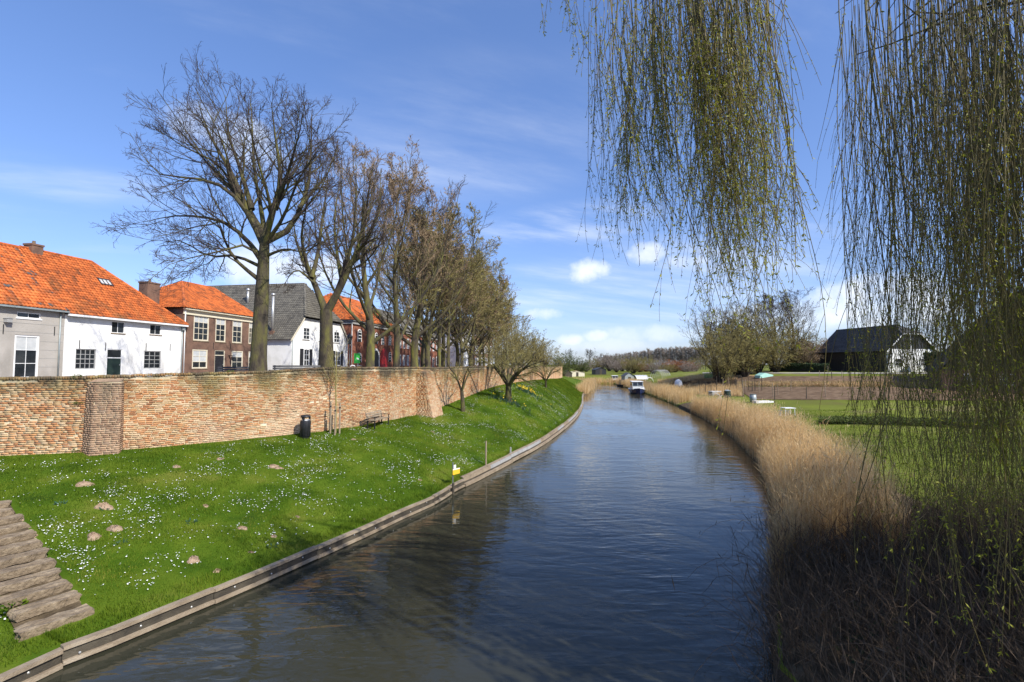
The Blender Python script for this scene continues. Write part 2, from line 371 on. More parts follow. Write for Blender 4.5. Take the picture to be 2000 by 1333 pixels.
# right water edge as x of y
redge_px = [(1496,1333),(1500,1200),(1508,1100),(1512,1020),(1500,965),(1476,905),(1430,857),(1370,817),(1310,789),(1272,774),(1240,763),(1216,756),(1198,750.5)]
RE = np.array([(7.2,-40),(6.6,-8),(6.0,2)]+[tuple(onz(x, y, 0.0)[:2]) for x, y in redge_px])
def xR(y): return np.interp(y, RE[:, 1], RE[:, 0])
YEND = RE[-1, 1]
def sst(x, a, b):
    t = np.clip((np.asarray(x, float)-a)/(b-a), 0, 1); return t*t*(3-2*t)
def zR(x, y):
    d = np.asarray(x)-xR(y); y = np.asarray(y)
    z = np.interp(d, [-.6, 0, .25, 1.2, 4, 9, 20, 40, 90], [-.9, -.35, .22, .5, .85, 1.05, 1.4, 1.9, 2.2])
    z = z + 2.55*sst(y, 44, 78)*sst(d, 6, 26) - 1.2*sst(y, 100, 150)*sst(d, 6, 26)
    z = z + 1.4*sst(y, 60, 140)*sst(d, 1, 14)*(1-.6*sst(d, 10, 30))
    return z + .05*noise2(x, y, .5, 3)*sst(d, .3, 3)
ys = np.concatenate([np.arange(-40, 30, 1.0), np.arange(30, 100, 1.5), np.linspace(100, YEND+2, 24)])
ds = np.array([-.6,-.15,0,.12,.25,.5,.8,1.2,1.7,2.3,3,4,5,6.5,8,10,12,14,16,18,20,22,24,26,28,31,34,38,43,50,60,75,100,150,260,600,2000,7000])
gy = np.repeat(ys[:, None], len(ds), 1); gx = xR(ys)[:, None]+ds[None, :]; gz = zR(gx, gy)
V = np.stack([gx, gy, gz], -1); idx = np.arange(gx.size).reshape(gx.shape)
F = np.stack([idx[:-1, :-1], idx[:-1, 1:], idx[1:, 1:], idx[1:, :-1]], -1).reshape(-1, 4)
tag(link('river_meadow', npmesh('river_meadow', V.reshape(-1, 3), F, True), None, MT['meadow']), kind='structure')
right_bvh = BVHTree.FromPolygons([tuple(v) for v in V.reshape(-1, 3)], [tuple(f) for f in F])
def on_right(px, py):
    h = right_bvh.ray_cast(EYE, ray(px, py).normalized()); return h[0]
# land beyond the bend, reaching the horizon
ys = np.array([YEND-1, YEND, YEND+1.5, YEND+5, YEND+12, YEND+25, 190, 230, 300, 450, 800, 2000, 9000.])
zs = np.array([-.6, -.2, .3, .6, 1.3, 2.2, 2.7, 2.9, 3.0, 3.0, 3.0, 3.0, 3.0])
xs = np.array([-9000,-2000,-600,-200,-100,-40,0,10,16,20,24,28,32,36,40,45,60,100,200,600,2000,9000.])
gx, gy = np.meshgrid(xs, ys); gz = np.repeat(zs[:, None], len(xs), 1)+.08*noise2(gx, gy, .2, 5)
V = np.stack([gx, gy, gz], -1); idx = np.arange(gx.size).reshape(gx.shape)
F = np.stack([idx[:-1, :-1], idx[:-1, 1:], idx[1:, 1:], idx[1:, :-1]], -1).reshape(-1, 4)
tag(link('far_meadow', npmesh('far_meadow', V.reshape(-1, 3), F, True), None, MT['meadow']), kind='structure')
far_bvh = BVHTree.FromPolygons([tuple(v) for v in V.reshape(-1, 3)], [tuple(f) for f in F])
def zfar(y): return float(np.interp(y, ys_f, zs_f))
ys_f, zs_f = ys, zs
# town street behind the wall
STZ = 4.7
inner = []
for k in range(0, len(Wc), 5):
    a = Wc[max(k-1, 0)]; b = Wc[min(k+1, len(Wc)-1)]; t = np.array([b[0]-a[0], b[1]-a[1]]); t /= np.linalg.norm(t)
    inner.append((Wc[k][0]-t[1]*.42, Wc[k][1]+t[0]*.42))
n = len(inner); V = []; F = []
outY = np.linspace(-300, 700, n)
for k, (x, y) in enumerate(inner):
    for q in (0, .004, .012, .03, .08, .3, 1): V.append((x+(-2500-x)*q, y+(outY[k]-y)*q, STZ))
for k in range(n-1):
    for j in range(6): i = k*7+j; F.append((i, i+7, i+8, i+1))
tag(link('street', npmesh('street', V, F), None, MT['paving']), kind='structure')

# water
def water_mat():
    m = bpy.data.materials.new('river_water'); m.use_nodes = True; nt = m.node_tree; N = nt.nodes; L = nt.links
    b = N['Principled BSDF']; b.inputs['Base Color'].default_value = (.034,.034,.022,1); b.inputs['Roughness'].default_value = .04
    b.inputs['IOR'].default_value = 1.4; b.inputs['Specular IOR Level'].default_value = .5
    g = N.new('ShaderNodeNewGeometry')
    def layer(scale, stretch, rot, det, dist=0.0):
        mp = N.new('ShaderNodeMapping'); mp.inputs['Scale'].default_value = stretch; mp.inputs['Rotation'].default_value = (0, 0, rot)
        L.new(g.outputs['Position'], mp.inputs[0]); t = N.new('ShaderNodeTexNoise'); t.inputs['Scale'].default_value = scale
        t.inputs['Detail'].default_value = det; t.inputs['Distortion'].default_value = dist; L.new(mp.outputs[0], t.inputs['Vector']); return t.outputs['Fac']
    a = layer(1.5, (.30, 1.0, 1), R(12), 2.0, .7); c = layer(4.2, (.4, 1, 1), R(-8), 2, .4); big = layer(.16, (1, .6, 1), R(20), 2)
    def mth(op, x, y):
        n = N.new('ShaderNodeMath'); n.operation = op
        for i, v in enumerate((x, y)):
            if isinstance(v, (int, float)): n.inputs[i].default_value = v
            else: L.new(v, n.inputs[i])
        return n.outputs[0]
    mr = N.new('ShaderNodeMapRange'); L.new(big, mr.inputs[0]); mr.inputs[1].default_value = .38; mr.inputs[2].default_value = .62; mr.inputs[3].default_value = .25; mr.inputs[4].default_value = 1.0
    h = mth('MULTIPLY', mth('ADD', a, mth('MULTIPLY', c, .42)), mr.outputs[0])
    bp = N.new('ShaderNodeBump'); bp.inputs['Strength'].default_value = 1.0; bp.inputs['Distance'].default_value = .038
    L.new(h, bp.inputs['Height']); L.new(bp.outputs[0], b.inputs['Normal'])
    return m
MT['water'] = water_mat()
V = [(-60,-60,0),(120,-60,0),(120,YEND+40,0),(-60,YEND+40,0)]
tag(link('river', npmesh('river', V, [(0,1,2,3)]), None, MT['water']), kind='structure')
V = [(-60,-60,-1.6),(120,-60,-1.6),(120,YEND+40,-1.6),(-60,YEND+40,-1.6)]

# ================================================================== town wall
BL, BH = 0.245, 0.083
wall = thing('town_wall', 'long old brick town wall with light mortar rising from the daisy bank', 'wall')
def wframe(s):
    p = wall_at(s); q = wall_at(s+.05); t = Vector((q[0]-p[0], q[1]-p[1], 0)).normalized()
    return Vector((p[0], p[1], 0)), t, Vector((t.y, -t.x, 0)), p[2], p[3]
S0 = Ws[np.argmin(np.abs(Wc[:, 0]+28))]; S1 = Ws[np.argmin(np.abs(Wc[:, 1]-66))]
# mortar core
mb = MB(); mb_far = MB(); prev = None
for s in np.arange(Ws[0], Ws[-1]-.1, .7):
    o, t, n_, zf, zt = wframe(s)
    cur = [o+Vector((0,0,zf-.5)), o+Vector((0,0,zt-.10)), o-n_*.45+Vector((0,0,zt-.10)), o-n_*.45+Vector((0,0,zf-.5))]
    if prev:
        for k in range(3): (mb if s < S1 else mb_far).face([prev[k], cur[k], cur[k+1], prev[k+1]])
    prev = cur
mb_far.build('far_section', MT['brick'], wall)
core = mb.build('mortar_core', MT['mortar'], wall)
cube_f = np.array([(0,3,2,1),(4,5,6,7),(0,1,5,4),(1,2,6,5),(2,3,7,6),(3,0,4,7)])
def brick_arrays(frames):
    """frames: list of (centre, t, n, up, length, height, depth) -> one mesh of separate bricks"""
    m = len(frames); V = np.zeros((m, 8, 3)); sg = np.array([(-1,1,-1),(1,1,-1),(1,-1,-1),(-1,-1,-1),(-1,1,1),(1,1,1),(1,-1,1),(-1,-1,1)])*.5
    for i, (c, t, n_, u, l, h, d) in enumerate(frames):
        B = np.stack([np.array(t)*l, np.array(n_)*d, np.array(u)*h]); V[i] = np.array(c)+(sg+rng.normal(0, .012, (8, 3))) @ B
    F = (np.arange(m)[:, None, None]*8+cube_f[None]).reshape(-1, 4)
    return V.reshape(-1, 3), F
frames = []
UP = Vector((0, 0, 1)); butts = []
buttS = [float(Ws[np.argmin(np.hypot(Wc[:, 0]+16.3, Wc[:, 1]-19.1))]), float(Ws[np.argmin(np.hypot(Wc[:, 0]+6.35, Wc[:, 1]-33.1))])]
for k in range(int(3.9/BH)):
    z = 2.0+k*BH
    s = S0+(k % 2)*BL*.5
    while s < S1:
        l = BL*random.choice((1, 1, 1, .92, 1.08, .55))
        o, t, n_, zf, zt = wframe(s+l/2)
        if zf-.12 < z < zt-.17:
            frames.append((o+UP*(z+random.gauss(0, .004)+.012*math.sin(s*.7)+.008*math.sin(s*2.3))+n_*(random.gauss(.0, .007)+.012*float(noise2(s, z*2, .9, 4))), t, n_, UP, l-random.uniform(.012,.024), BH-random.uniform(.013,.024), .05))
        s += l
frames.sort(key=lambda f: (f[0]-EYE).length if f[0].x > -21 else 999)
def single_bricks(fr, mat, parent, name='brick'):
    protos = []
    for q in range(4):
        V, F = brick_arrays([(Vector(), Vector((1,0,0)), Vector((0,-1,0)), UP, 1, 1, 1)]); me = npmesh(name, V, F); me.materials.append(mat); protos.append(me)
    for i, (c, t, n_, u, l, h, d) in enumerate(fr):
        o = bpy.data.objects.new(name, protos[i % 4]); col.objects.link(o); o.parent = parent
        M = Matrix((t, -Vector(n_), u)).transposed().to_4x4() @ Matrix.Diagonal((l, d, h, 1)); M.translation = c
        o.matrix_basis = M
single_bricks(frames[:300], MT['brick'], wall)
V, F = brick_arrays(frames[300:]); tag(link('brickwork', npmesh('brickwork', V, F), wall, MT['brick']), kind='stuff')
# rowlock coping
frames = []; s = S0
while s < S1:
    o, t, n_, zf, zt = wframe(s)
    frames.append((o-n_*.215+UP*(zt-.05+random.gauss(0, .011)+.015*math.sin(s*.8))+n_*random.gauss(0, .012), t, n_, UP, .075, .115, .50)); s += .088
V, F = brick_arrays(frames); tag(link('coping_bricks', npmesh('coping_bricks', V, F), wall, MT['brick']), kind='stuff')
# buttresses: battered, splayed on one side
def buttress(s, wl, wr, proj_b, proj_t, splayL, mat, zt_off, lean=0):
    o, t, n_, zf, zt = wframe(s); zf -= .35; zt -= zt_off
    b = empty('buttress', (0, 0, 0), 0, wall)
    def sec(f):    # plan corners at height fraction
        p = proj_b+(proj_t-proj_b)*f
        return [o-t*(wl+splayL*(1-.2*f)), o-t*wl*(1-.08*f)+n_*p, o+t*wr*(1-.12*f)+n_*p, o+t*wr*(1-.1*f)]
    mb = MB(); lo, hi = sec(0), sec(1)
    lo = [p+UP*zf for p in lo]; hi = [p+UP*zt for p in hi]
    for k in range(3): mb.face([lo[k], lo[k+1], hi[k+1], hi[k]])
    mb.face([hi[0], hi[1], hi[2], hi[3]])
    mb.build('mortar_core', MT['mortar'], b)
    fr = []
    for k in range(int((zt-zf)/BH)):
        z = zf+(k+.5)*BH; f = (z-zf)/(zt-zf); c = sec(f)
        for q in range(3):
            a, e = c[q], c[q+1]; L_ = (e-a).length; d = (e-a).normalized(); nn = Vector((d.y, -d.x, 0)); x = -(k % 2)*.12
            while x < L_-.03:
                x0 = max(x, 0); x1 = min(x+BL*random.choice((1, .95, .6)), L_)
                if x1-x0 > .04: e0_ = .022 if x0 == 0 else -.008; e1_ = .022 if x1 == L_ else -.008; fr.append((a+d*((x0-e0_+x1+e1_)/2)+UP*z+nn*.004, d, nn, UP, x1-x0+e0_+e1_, BH-.017, .045))
                x = x1
    V, F = brick_arrays(fr); tag(link('brickwork', npmesh('brickwork', V, F), b, mat), kind='stuff')
    # sloping cap
    c = [p+UP*(zt+.0) for p in sec(1)]; top = zt+zt_off-.12
    mb = MB(); m0 = o-t*(wl*.9)+UP*top; m1 = o+t*(wr*.9)+UP*top
    mb.face([c[1]+n_*.03, c[2]+n_*.03, m1, m0]); mb.face([c[2]+n_*.03, c[3], m1]); mb.face([c[0], c[1]+n_*.03, m0])
    mb.build('cap', mat, b)
buttress(buttS[0], .42, .46, .60, .34, .36, MT['dark_brick'], .25)
buttress(buttS[1], .6, .75, 1.35, .50, .1, MT['brick'], .3)
# dark weeds in the joint beside the first buttress
o, t, n_, zf, zt = wframe(buttS[0]-1.12)

# ================================================================== timber edging of the left bank
edging = thing('timber_bank_edging', 'low weathered timber edging with bolts holding the grass bank at the water', 'revetment')
Es = seglen(E)
def e_at(s): return Vector((np.interp(s, Es, E[:, 0]), np.interp(s, Es, E[:, 1]), 0))
S_a = float(np.interp(-2, E[:, 1], Es)); S_b = float(np.interp(E_ctrl[-3][1]+10, E[:, 1], Es)); S_step = float(Es[np.argmin(np.hypot(E[:, 0]-E_ctrl[10][0], E[:, 1]-E_ctrl[10][1]))])
def strip(s0, s1, off0, off1, z0, z1, mat, name):
    mb = MB(); prev = None; n = max(2, int((s1-s0)/.8)+1)
    for s in np.linspace(s0, s1, n):
        p = e_at(s); t = (e_at(s+.3)-e_at(s-.3)).normalized(); n_ = Vector((t.y, -t.x, 0))
        jz = 0
        cur = [p+n_*off0+UP*z0, p+n_*off1+UP*z0, p+n_*off1+UP*z1, p+n_*off0+UP*z1]
        if prev:
            for k in range(4): mb.face([prev[k], cur[k], cur[(k+1) % 4], prev[(k+1) % 4]])
        else: mb.face(cur)
        prev = cur
    mb.face(prev); return mb.build(name, mat, edging)
bolt_me = MB().lathe([(.022, 0), (.022, .01), (.013, .018)], 8).mesh('bolt'); bolt_me.materials.append(MT['bolt'])
s = S_a
while s < S_b:
    L_ = 3.0 if s < 60 else 6.0; e = s+L_-.012
    dz = random.uniform(-.022, .022); dl = random.uniform(-.018, .018)
    if s < S_step-1.5:
        strip(s, e, -.06+dl, .10+dl, .30+dz, .375+dz, MT['timber'], 'cap_plank')
        strip(s, e, -.03, .045, -.5, .298+dz, MT['dark_timber'], 'face_plank')
        strip(s, e, .05, .115+dl, .03+dz, .11+dz, MT['timber'], 'waling')
    else:
        strip(s, e, -.15, -.02, .44+dz, .49+dz, MT['timber'], 'cap_plank')
        strip(s, e, -.015, .04, .26+dz, .438+dz, MT['grey_timber'] if random.random() < .5 else MT['timber'], 'face_plank')
        strip(s, e, -.02, .015, -.5, .255, MT['dark_timber'], 'sheet_plank')
        strip(s, e, .02, .16, .03+dz, .17+dz, MT['timber'], 'waling')
    if s < S_step-1.5:
        for q in np.arange(s+.5, e, 1.0):
            p = e_at(q); t = (e_at(q+.3)-e_at(q-.3)).normalized(); n_ = Vector((t.y, -t.x, 0))
            o = bpy.data.objects.new('bolt', bolt_me); col.objects.link(o); o.parent = edging
            M = n_.to_track_quat('Z', 'Y').to_matrix().to_4x4(); M.translation = p+n_*.045+UP*(.19+.05*math.sin(q*3)); o.matrix_basis = M
    s += L_
# ================================================================== houses along the street
U2 = Vector((.155, 1, 0)).normalized(); N2 = Vector((U2.y, -U2.x, 0)); RZ = math.atan2(U2.y, U2.x)
L0 = Vector((-39.7+.155*31.9, 31.9, STZ))
def fac(px, py, b=0.0):
    """picture place -> (along the facade line, height above street) on the plane b metres behind the facades"""
    v = ray(px, py); o = L0-N2*b; t = (o-EYE).dot(N2)/v.dot(N2); P = EYE+v*t
    return (P-L0).dot(U2), P.z-STZ
def house(name, label, a0, group=None):
    p = L0+U2*a0; return thing(name, label, 'house', p, RZ, group)

def tile_mesh(w, h):
    sec = [(0,.012),(.18,.048),(.36,.058),(.54,.032),(.78,.004),(1.02,.012)]
    V = [(x*w, 0, z+.045) for x, z in sec]+[(x*w, h*1.12, z) for x, z in sec]+[(x*w, .004, z-.005) for x, z in sec]
    F = [(k, k+1, k+7, k+6) for k in range(5)]+[(k+12, k+13, k+1, k) for k in range(5)]
    return np.array(V), np.array(F)
def clip_row(poly, v):
    xs = []
    for k in range(len(poly)):
        (x0, y0), (x1, y1) = poly[k], poly[(k+1) % len(poly)]
        if (y0 <= v < y1) or (y1 <= v < y0): xs.append(x0+(x1-x0)*(v-y0)/(y1-y0))
    return (min(xs), max(xs)) if len(xs) >= 2 else None
def roof_slope(parent, pts, mat, w=.25, h=.31, single=0, base=MT['dark_timber']):
    """planar roof face; pts[0]-pts[1] is the eave seen from outside left to right. Base sheet, pantiles on it"""
    pts = [Vector(p) for p in pts]; e = (pts[1]-pts[0]).normalized(); nrm = (pts[1]-pts[0]).cross(pts[-1]-pts[0]).normalized(); s = nrm.cross(e)
    if s.z < 0: s = -s
    poly = [((p-pts[0]).dot(e), (p-pts[0]).dot(s)) for p in pts]
    TV, TF = tile_mesh(w, h); pos = []; v = -.06; vmax = max(q[1] for q in poly)
    while v < vmax-.08:
        r = clip_row(poly, max(v+.12, .02))
        if r:
            x = math.floor((r[0]-.0)/w)*w
            while x < r[1]-.02:
                if x+w*.6 > r[0]: pos.append((x, v))
                x += w
        v += h
    B = np.array([e, s, nrm])
    if not pos: return
    random.shuffle(pos) if single == 0 else None
    if single:
        step = max(1, len(pos)//single); ones = pos[::step][:single] if False else pos[-single:]; pos = pos[:-single]
        me = npmesh('tile', TV, TF, True); me.materials.append(mat)
        for (x, vv) in ones:
            o = bpy.data.objects.new('tile', me); col.objects.link(o); o.parent = parent
            M = Matrix((e, s, nrm)).transposed().to_4x4() @ Matrix.Rotation(random.gauss(0, .012), 4, 'Z')
            M.translation = pts[0]+e*x+s*vv+nrm*(.035+random.gauss(0, .004)); o.matrix_basis = M
    if not pos: return
    P = np.array(pos); jit = rng.normal(0, .005, (len(P), 1, 3))
    loc = TV[None]+np.stack([P[:, 0], P[:, 1], np.full(len(P), .035)], 1)[:, None]+jit
    V = np.array(pts[0])+loc.reshape(-1, 3) @ B
    F = (np.arange(len(P))[:, None, None]*len(TV)+TF[None]).reshape(-1, 4)
    tag(link('tiles', npmesh('tiles', V, F, True), parent, mat), kind='stuff')
def roof(parent, slopes, mat, single=0, ridge=(), under=.0, w=.25, h=.31):
    mb = MB()
    for p in slopes: mb.face(p)
    r = mb.build('roof', MT['dark_timber'], parent)
    for k, p in enumerate(slopes): roof_slope(r, p, mat, w, h, single if k == 0 else 0)
    for (a, b) in ridge:
        a, b = Vector(a), Vector(b); n = max(1, int((b-a).length/.4)); d = (b-a)/n; mb = MB()
        for q in range(n): mb.tube([a+d*q+UP*.02, a+d*(q+1.04)+UP*.035], [.13, .115], 8)
        mb.build('ridge_tiles', mat, r)
    return r
def wall_open(parent, x0, x1, z0, z1, ops, mat, dep=.16, name='wall', y=0):
    xs = sorted({x0, x1, *[v for o in ops for v in o[:2]]}); zs = sorted({z0, z1, *[v for o in ops for v in o[2:4]]}); mb = MB()
    for i in range(len(xs)-1):
        for j in range(len(zs)-1):
            cx, cz = (xs[i]+xs[i+1])/2, (zs[j]+zs[j+1])/2
            if any(o[0] < cx < o[1] and o[2] < cz < o[3] for o in ops): continue
            mb.face([(xs[i],y,zs[j]),(xs[i+1],y,zs[j]),(xs[i+1],y,zs[j+1]),(xs[i],y,zs[j+1])])
    for a, b, c, d in [o[:4] for o in ops]:
        for q in (((a,c),(b,c)),((b,c),(b,d)),((b,d),(a,d)),((a,d),(a,c))):
            mb.face([(q[0][0],y,q[0][1]),(q[0][0],y+dep,q[0][1]),(q[1][0],y+dep,q[1][1]),(q[1][0],y,q[1][1])])
    me = mb.mesh(name); return link(name, me, parent, mat)
def window(parent, a, b, c, d, nx, ny, mat, fw=.07, y=.09, bw=.025, blind=0, sill=None, name='window', cells=True, gm=None):
    mb = MB(); mb.box(a, a+fw, y-.05, y+.05, c, d).box(b-fw, b, y-.05, y+.05, c, d).box(a+fw, b-fw, y-.049, y+.05, d-fw, d).box(a+fw, b-fw, y-.049, y+.05, c, c+fw)
    A, B, C, D = a+fw, b-fw, c+fw, d-fw
    for k in range(1, nx): x = A+(B-A)*k/nx; mb.box(x-bw/2, x+bw/2, y-.03, y+.03, C, D)
    for k in range(1, ny): z = C+(D-C)*k/ny; q = bw*(1.0 if k != ny//2 or ny < 3 else 1.6); mb.box(A, B, y-.028, y+.032, z-q/2, z+q/2)
    w = mb.build(name, mat, parent)
    for i in range(nx):
        for j in range(ny):
            mat2 = MT['blind'] if (j >= ny-blind) else (gm or MT['glass'])
            x0 = A+(B-A)*i/nx; x1 = A+(B-A)*(i+1)/nx; z0 = C+(D-C)*j/ny; z1 = C+(D-C)*(j+1)/ny; k = random.gauss(0, .006)
            me = npmesh('pane', [(x0,y+k,z0),(x1,y-k,z0),(x1,y-k*.5,z1),(x0,y+k*.5,z1)], [(0,1,2,3)]); link('pane', me, w, mat2)
    if sill: MB().box(a-.06, b+.06, -.05, y+.05, c-.09, c-.002).build('sill', sill, w)
    return w
def door(parent, a, b, c, d, frame, leaf, transom=.4, y=.09):
    mb = MB(); fw = .08; tz = d-transom if transom else d-fw
    mb.box(a, a+fw, y-.05, y+.05, c, d).box(b-fw, b, y-.05, y+.05, c, d).box(a+fw, b-fw, y-.049, y+.05, d-fw, d)
    if transom: mb.box(a+fw, b-fw, y-.048, y+.05, tz-.04, tz+.04)
    w = mb.build('door', frame, parent)
    m2 = MB().box(a+fw, b-fw, y-.01, y+.03, c, tz-.04)
    for q in range(2):
        z0 = c+.15+q*(tz-c)*.48; m2.box(a+fw+.12, b-fw-.12, y-.022, y-.011, z0, z0+(tz-c)*.36)
    m2.build('door_leaf', leaf, w)
    if transom: link('pane', npmesh('pane', [(a+fw,y,tz+.04),(b-fw,y,tz+.04),(b-fw,y,d-fw),(a+fw,y,d-fw)], [(0,1,2,3)]), w, MT['glass'])
    MB().box(b-fw-.14, b-fw-.10, y-.07, y-.012, c+1.0, c+1.12).build('handle', MT['bolt'], w)
    return w
def anchors(parent, pts):
    mb = MB()
    for (x, z) in pts: MB().box(x-.02, x+.02, -.04, -.003, z-.33, z+.33).build('wall_anchor', MT['black'], parent)
def rectpx(x0, y0, x1, y1, a_off, b=0.0):
    a, _ = fac(x0, (y0+y1)/2, b); c, _ = fac(x1, (y0+y1)/2, b); _, zt = fac((x0+x1)/2, y0, b); _, zb = fac((x0+x1)/2, y1, b)
    return a-a_off, c-a_off, zb, zt
def fit(r): return (r[0], r[1], max(r[2], .02), r[3])
def downpipe(parent, x, z0, z1, mat=None):
    MB().tube([(x, -.09, z0), (x, -.09, z1)], .05, 8).build('downpipe', mat or MT['zinc'], parent, True)
def chimney(parent, x, y, w, d, z0, z1, mat):
    r = MB().box(x-w/2, x+w/2, y-d/2, y+d/2, z0, z1).box(x-w/2-.05, x+w/2+.05, y-d/2-.05, y+d/2+.05, z1+.001, z1+.14).build('chimney', mat, parent)
    MB().lathe([(.12, 0), (.10, .28)], 10, (x, y, z1+.141)).build('chimney_pot', MT['dark_brick'], r); return r

# ---- grey rendered house
a_g0 = fac(-150, 610)[0]; a_g1 = fac(127, 610)[0]; WG = a_g1-a_g0; ze = fac(127, 609)[1]
hg = house('grey_house', 'grey rendered house with large dark window and patched orange tile roof', a_g0)
r1 = fit(rectpx(27, 655, 76, 733, a_g0)); r1 = (r1[0], r1[1], .12, r1[3]); r2 = rectpx(33, 611, 80, 622, a_g0)
wall_open(hg, 0, WG, 0, ze, [r1, r2], MT['grey_plaster'])
mb = MB().face([(0,0,0),(0,9,0),(0,9,ze),(0,4.5,ze+4.4),(0,0,ze)]).face([(WG,0,0),(WG,9,0),(WG,9,ze),(WG,4.5,ze+4.4),(WG,0,ze)]).face([(0,9,0),(WG,9,0),(WG,9,ze),(0,9,ze)])
mb.build('side_wall', MT['grey_plaster'], hg)
window(hg, *r1, 2, 3, MT['white'], .12, blind=1, sill=MT['white']); window(hg, *r2, 2, 1, MT['white'], .06, sill=MT['white'])
zr = fac(40, 486, 4.5)[1]
roof(hg, [[(-.2,-.3,ze+.05),(WG+.05,-.3,ze+.05),(WG+.05,4.5,zr),(-.2,4.5,zr)], [(WG+.05,9.3,ze+.05),(-.2,9.3,ze+.05),(-.2,4.5,zr),(WG+.05,4.5,zr)]], MT['tile_orange'], 300, [((-.2,4.5,zr+.05),(WG+.05,4.5,zr+.05))])
mb = MB().box(-.2, WG+.02, -.42, -.26, ze-.10, ze+.02); mb.build('gutter', MT['zinc'], hg)
downpipe(hg, WG-.35, 0, ze-.05)
for k in range(1, 7):
    MB().box(0.01, WG-.02, -.012, -.001, k*.62+.3, k*.62+.315).build('render_joint', MT['grey_timber'], hg) if not (r1[2] < k*.62+.3 < r1[3]) else MB().box(r1[1]+.02, WG-.02, -.012, -.001, k*.62+.3, k*.62+.315).build('render_joint', MT['grey_timber'], hg)
anchors(hg, [(fac(6, 643)[0]-a_g0, fac(6, 643)[1]), (fac(106, 647)[0]-a_g0, fac(106, 647)[1])])
x, z = fac(12, 626); x -= a_g0
MB().box(x-.16, x+.16, -.32, -.01, z-.14, z+.12).prism([(x-.2, z+.121), (x+.2, z+.121), (x, z+.2)], -.36, -.01).build('wall_lamp', MT['grey_timber'], hg)
x = fac(66, 480, 4.5)[0]-a_g0
chimney(hg, x, 4.5, .8, .8, zr-.8, zr+.42, MT['house_brick'])

# ---- white plastered cottage
a_w0 = a_g1+.02; a_w1 = fac(357, 650)[0]; WC_ = a_w1-a_w0; zw = fac(240, 625)[1]
hw = house('white_cottage', 'white plastered cottage with two small upper windows and hipped orange roof', a_w0)
ops = [fit(rectpx(*q, a_w0)) for q in ((147,682,187,732),(208,682,239,732),(281,686,314,732))]; ops = [(o[0], o[1], (.75 if i != 1 else .02), o[3]) for i, o in enumerate(ops)]
ups = [rectpx(*q, a_w0) for q in ((218,629,244,651),(293,635,315,654))]
wall_open(hw, 0, WC_, 0, zw, ops+ups, MT['white_plaster'])
MB().face([(0,0,0),(0,9,0),(0,9,zw),(0,0,zw)]).face([(WC_,0,0),(WC_,9,0),(WC_,9,zw),(WC_,0,zw)]).face([(0,9,0),(WC_,9,0),(WC_,9,zw),(0,9,zw)]).build('side_wall', MT['white_plaster'], hw)
window(hw, *ops[0], 4, 4, MT['grey_timber'], .07, bw=.04); window(hw, *ops[2], 3, 4, MT['grey_timber'], .07, bw=.04)
door(hw, *ops[1], MT['white'], MT['dark_green'], .75)
for u in ups: window(hw, *u, 2, 1, MT['white'], .05, sill=MT['stone'])
zr = fac(130, 503, 4.5)[1]; ra = fac(178, 512, 4.5)[0]-a_w0
roof(hw, [[(-.03,-.3,zw+.05),(WC_+.25,-.3,zw+.05),(ra,4.5,zr),(-.03,4.5,zr)], [(WC_+.25,-.3,zw+.05),(WC_+.25,9.3,zw+.05),(ra,4.5,zr)], [(WC_+.25,9.3,zw+.05),(-.03,9.3,zw+.05),(-.03,4.5,zr),(ra,4.5,zr)]], MT['tile_moss'], 300,
     [((-.03,4.5,zr+.04),(ra,4.5,zr+.04)), ((ra,4.5,zr+.03),(WC_+.25,-.3,zw+.08)), ((ra,4.5,zr+.03),(WC_+.25,9.3,zw+.08))])
MB().box(-.02, WC_+.2, -.44, -.27, zw-.12, zw+.03).build('gutter', MT['white'], hw)
downpipe(hw, WC_-.12, 0, zw-.05)
MB().box(WC_-.26, WC_+.02, -.26, -.02, zw-.48, zw-.16).build('rain_hopper', MT['zinc'], hw)
anchors(hw, [(fac(px, py)[0]-a_w0, fac(px, py)[1]) for px, py in ((155,673),(206,677),(285,678),(332,679))])
# roof light and stack
def on_slope(px, py, P0, P1, P2):
    n = (P1-P0).cross(P2-P0); v = ray(px, py); t = (P0-EYE).dot(n)/v.dot(n); return EYE+v*t
Mh = Matrix.Rotation(RZ, 4, 'Z'); Mh.translation = L0+U2*a_w0
Pw = [Mh @ Vector(q) for q in ((0,-.3,zw+.05),(WC_,-.3,zw+.05),(ra,4.5,zr))]
q = Mh.inverted() @ on_slope(204, 553, *Pw); sl_ = Vector((0, 4.8, zr-zw-.05)).normalized(); nn = Vector((0, -sl_.z, sl_.y))
M3 = Matrix((Vector((1,0,0)), sl_, nn)).transposed().to_4x4(); M3.translation = q
rl = MB().box(-.55,.55,-.4,-.3,.05,.16,M3).box(-.55,.55,.3,.4,.05,.16,M3).box(-.55,-.47,-.3,.3,.05,.159,M3).box(.47,.55,-.3,.3,.05,.159,M3).box(-.2,-.15,-.3,.3,.06,.158,M3).box(.15,.2,-.3,.3,.06,.158,M3).build('roof_light', MT['black'], hw)
link('pane', npmesh('pane', [M3 @ Vector(p) for p in ((-.47,-.3,.12),(.47,-.3,.12),(.47,.3,.12),(-.47,.3,.12))], [(0,1,2,3)]), rl, MT['blind'])
x = fac(292, 560, 3.5)[0]-a_w0; zc = fac(292, 553, 3.5)[1]
chimney(hw, x, 3.5, 1.35, 1.0, zc-4.2, zc-.1, MT['house_brick'])

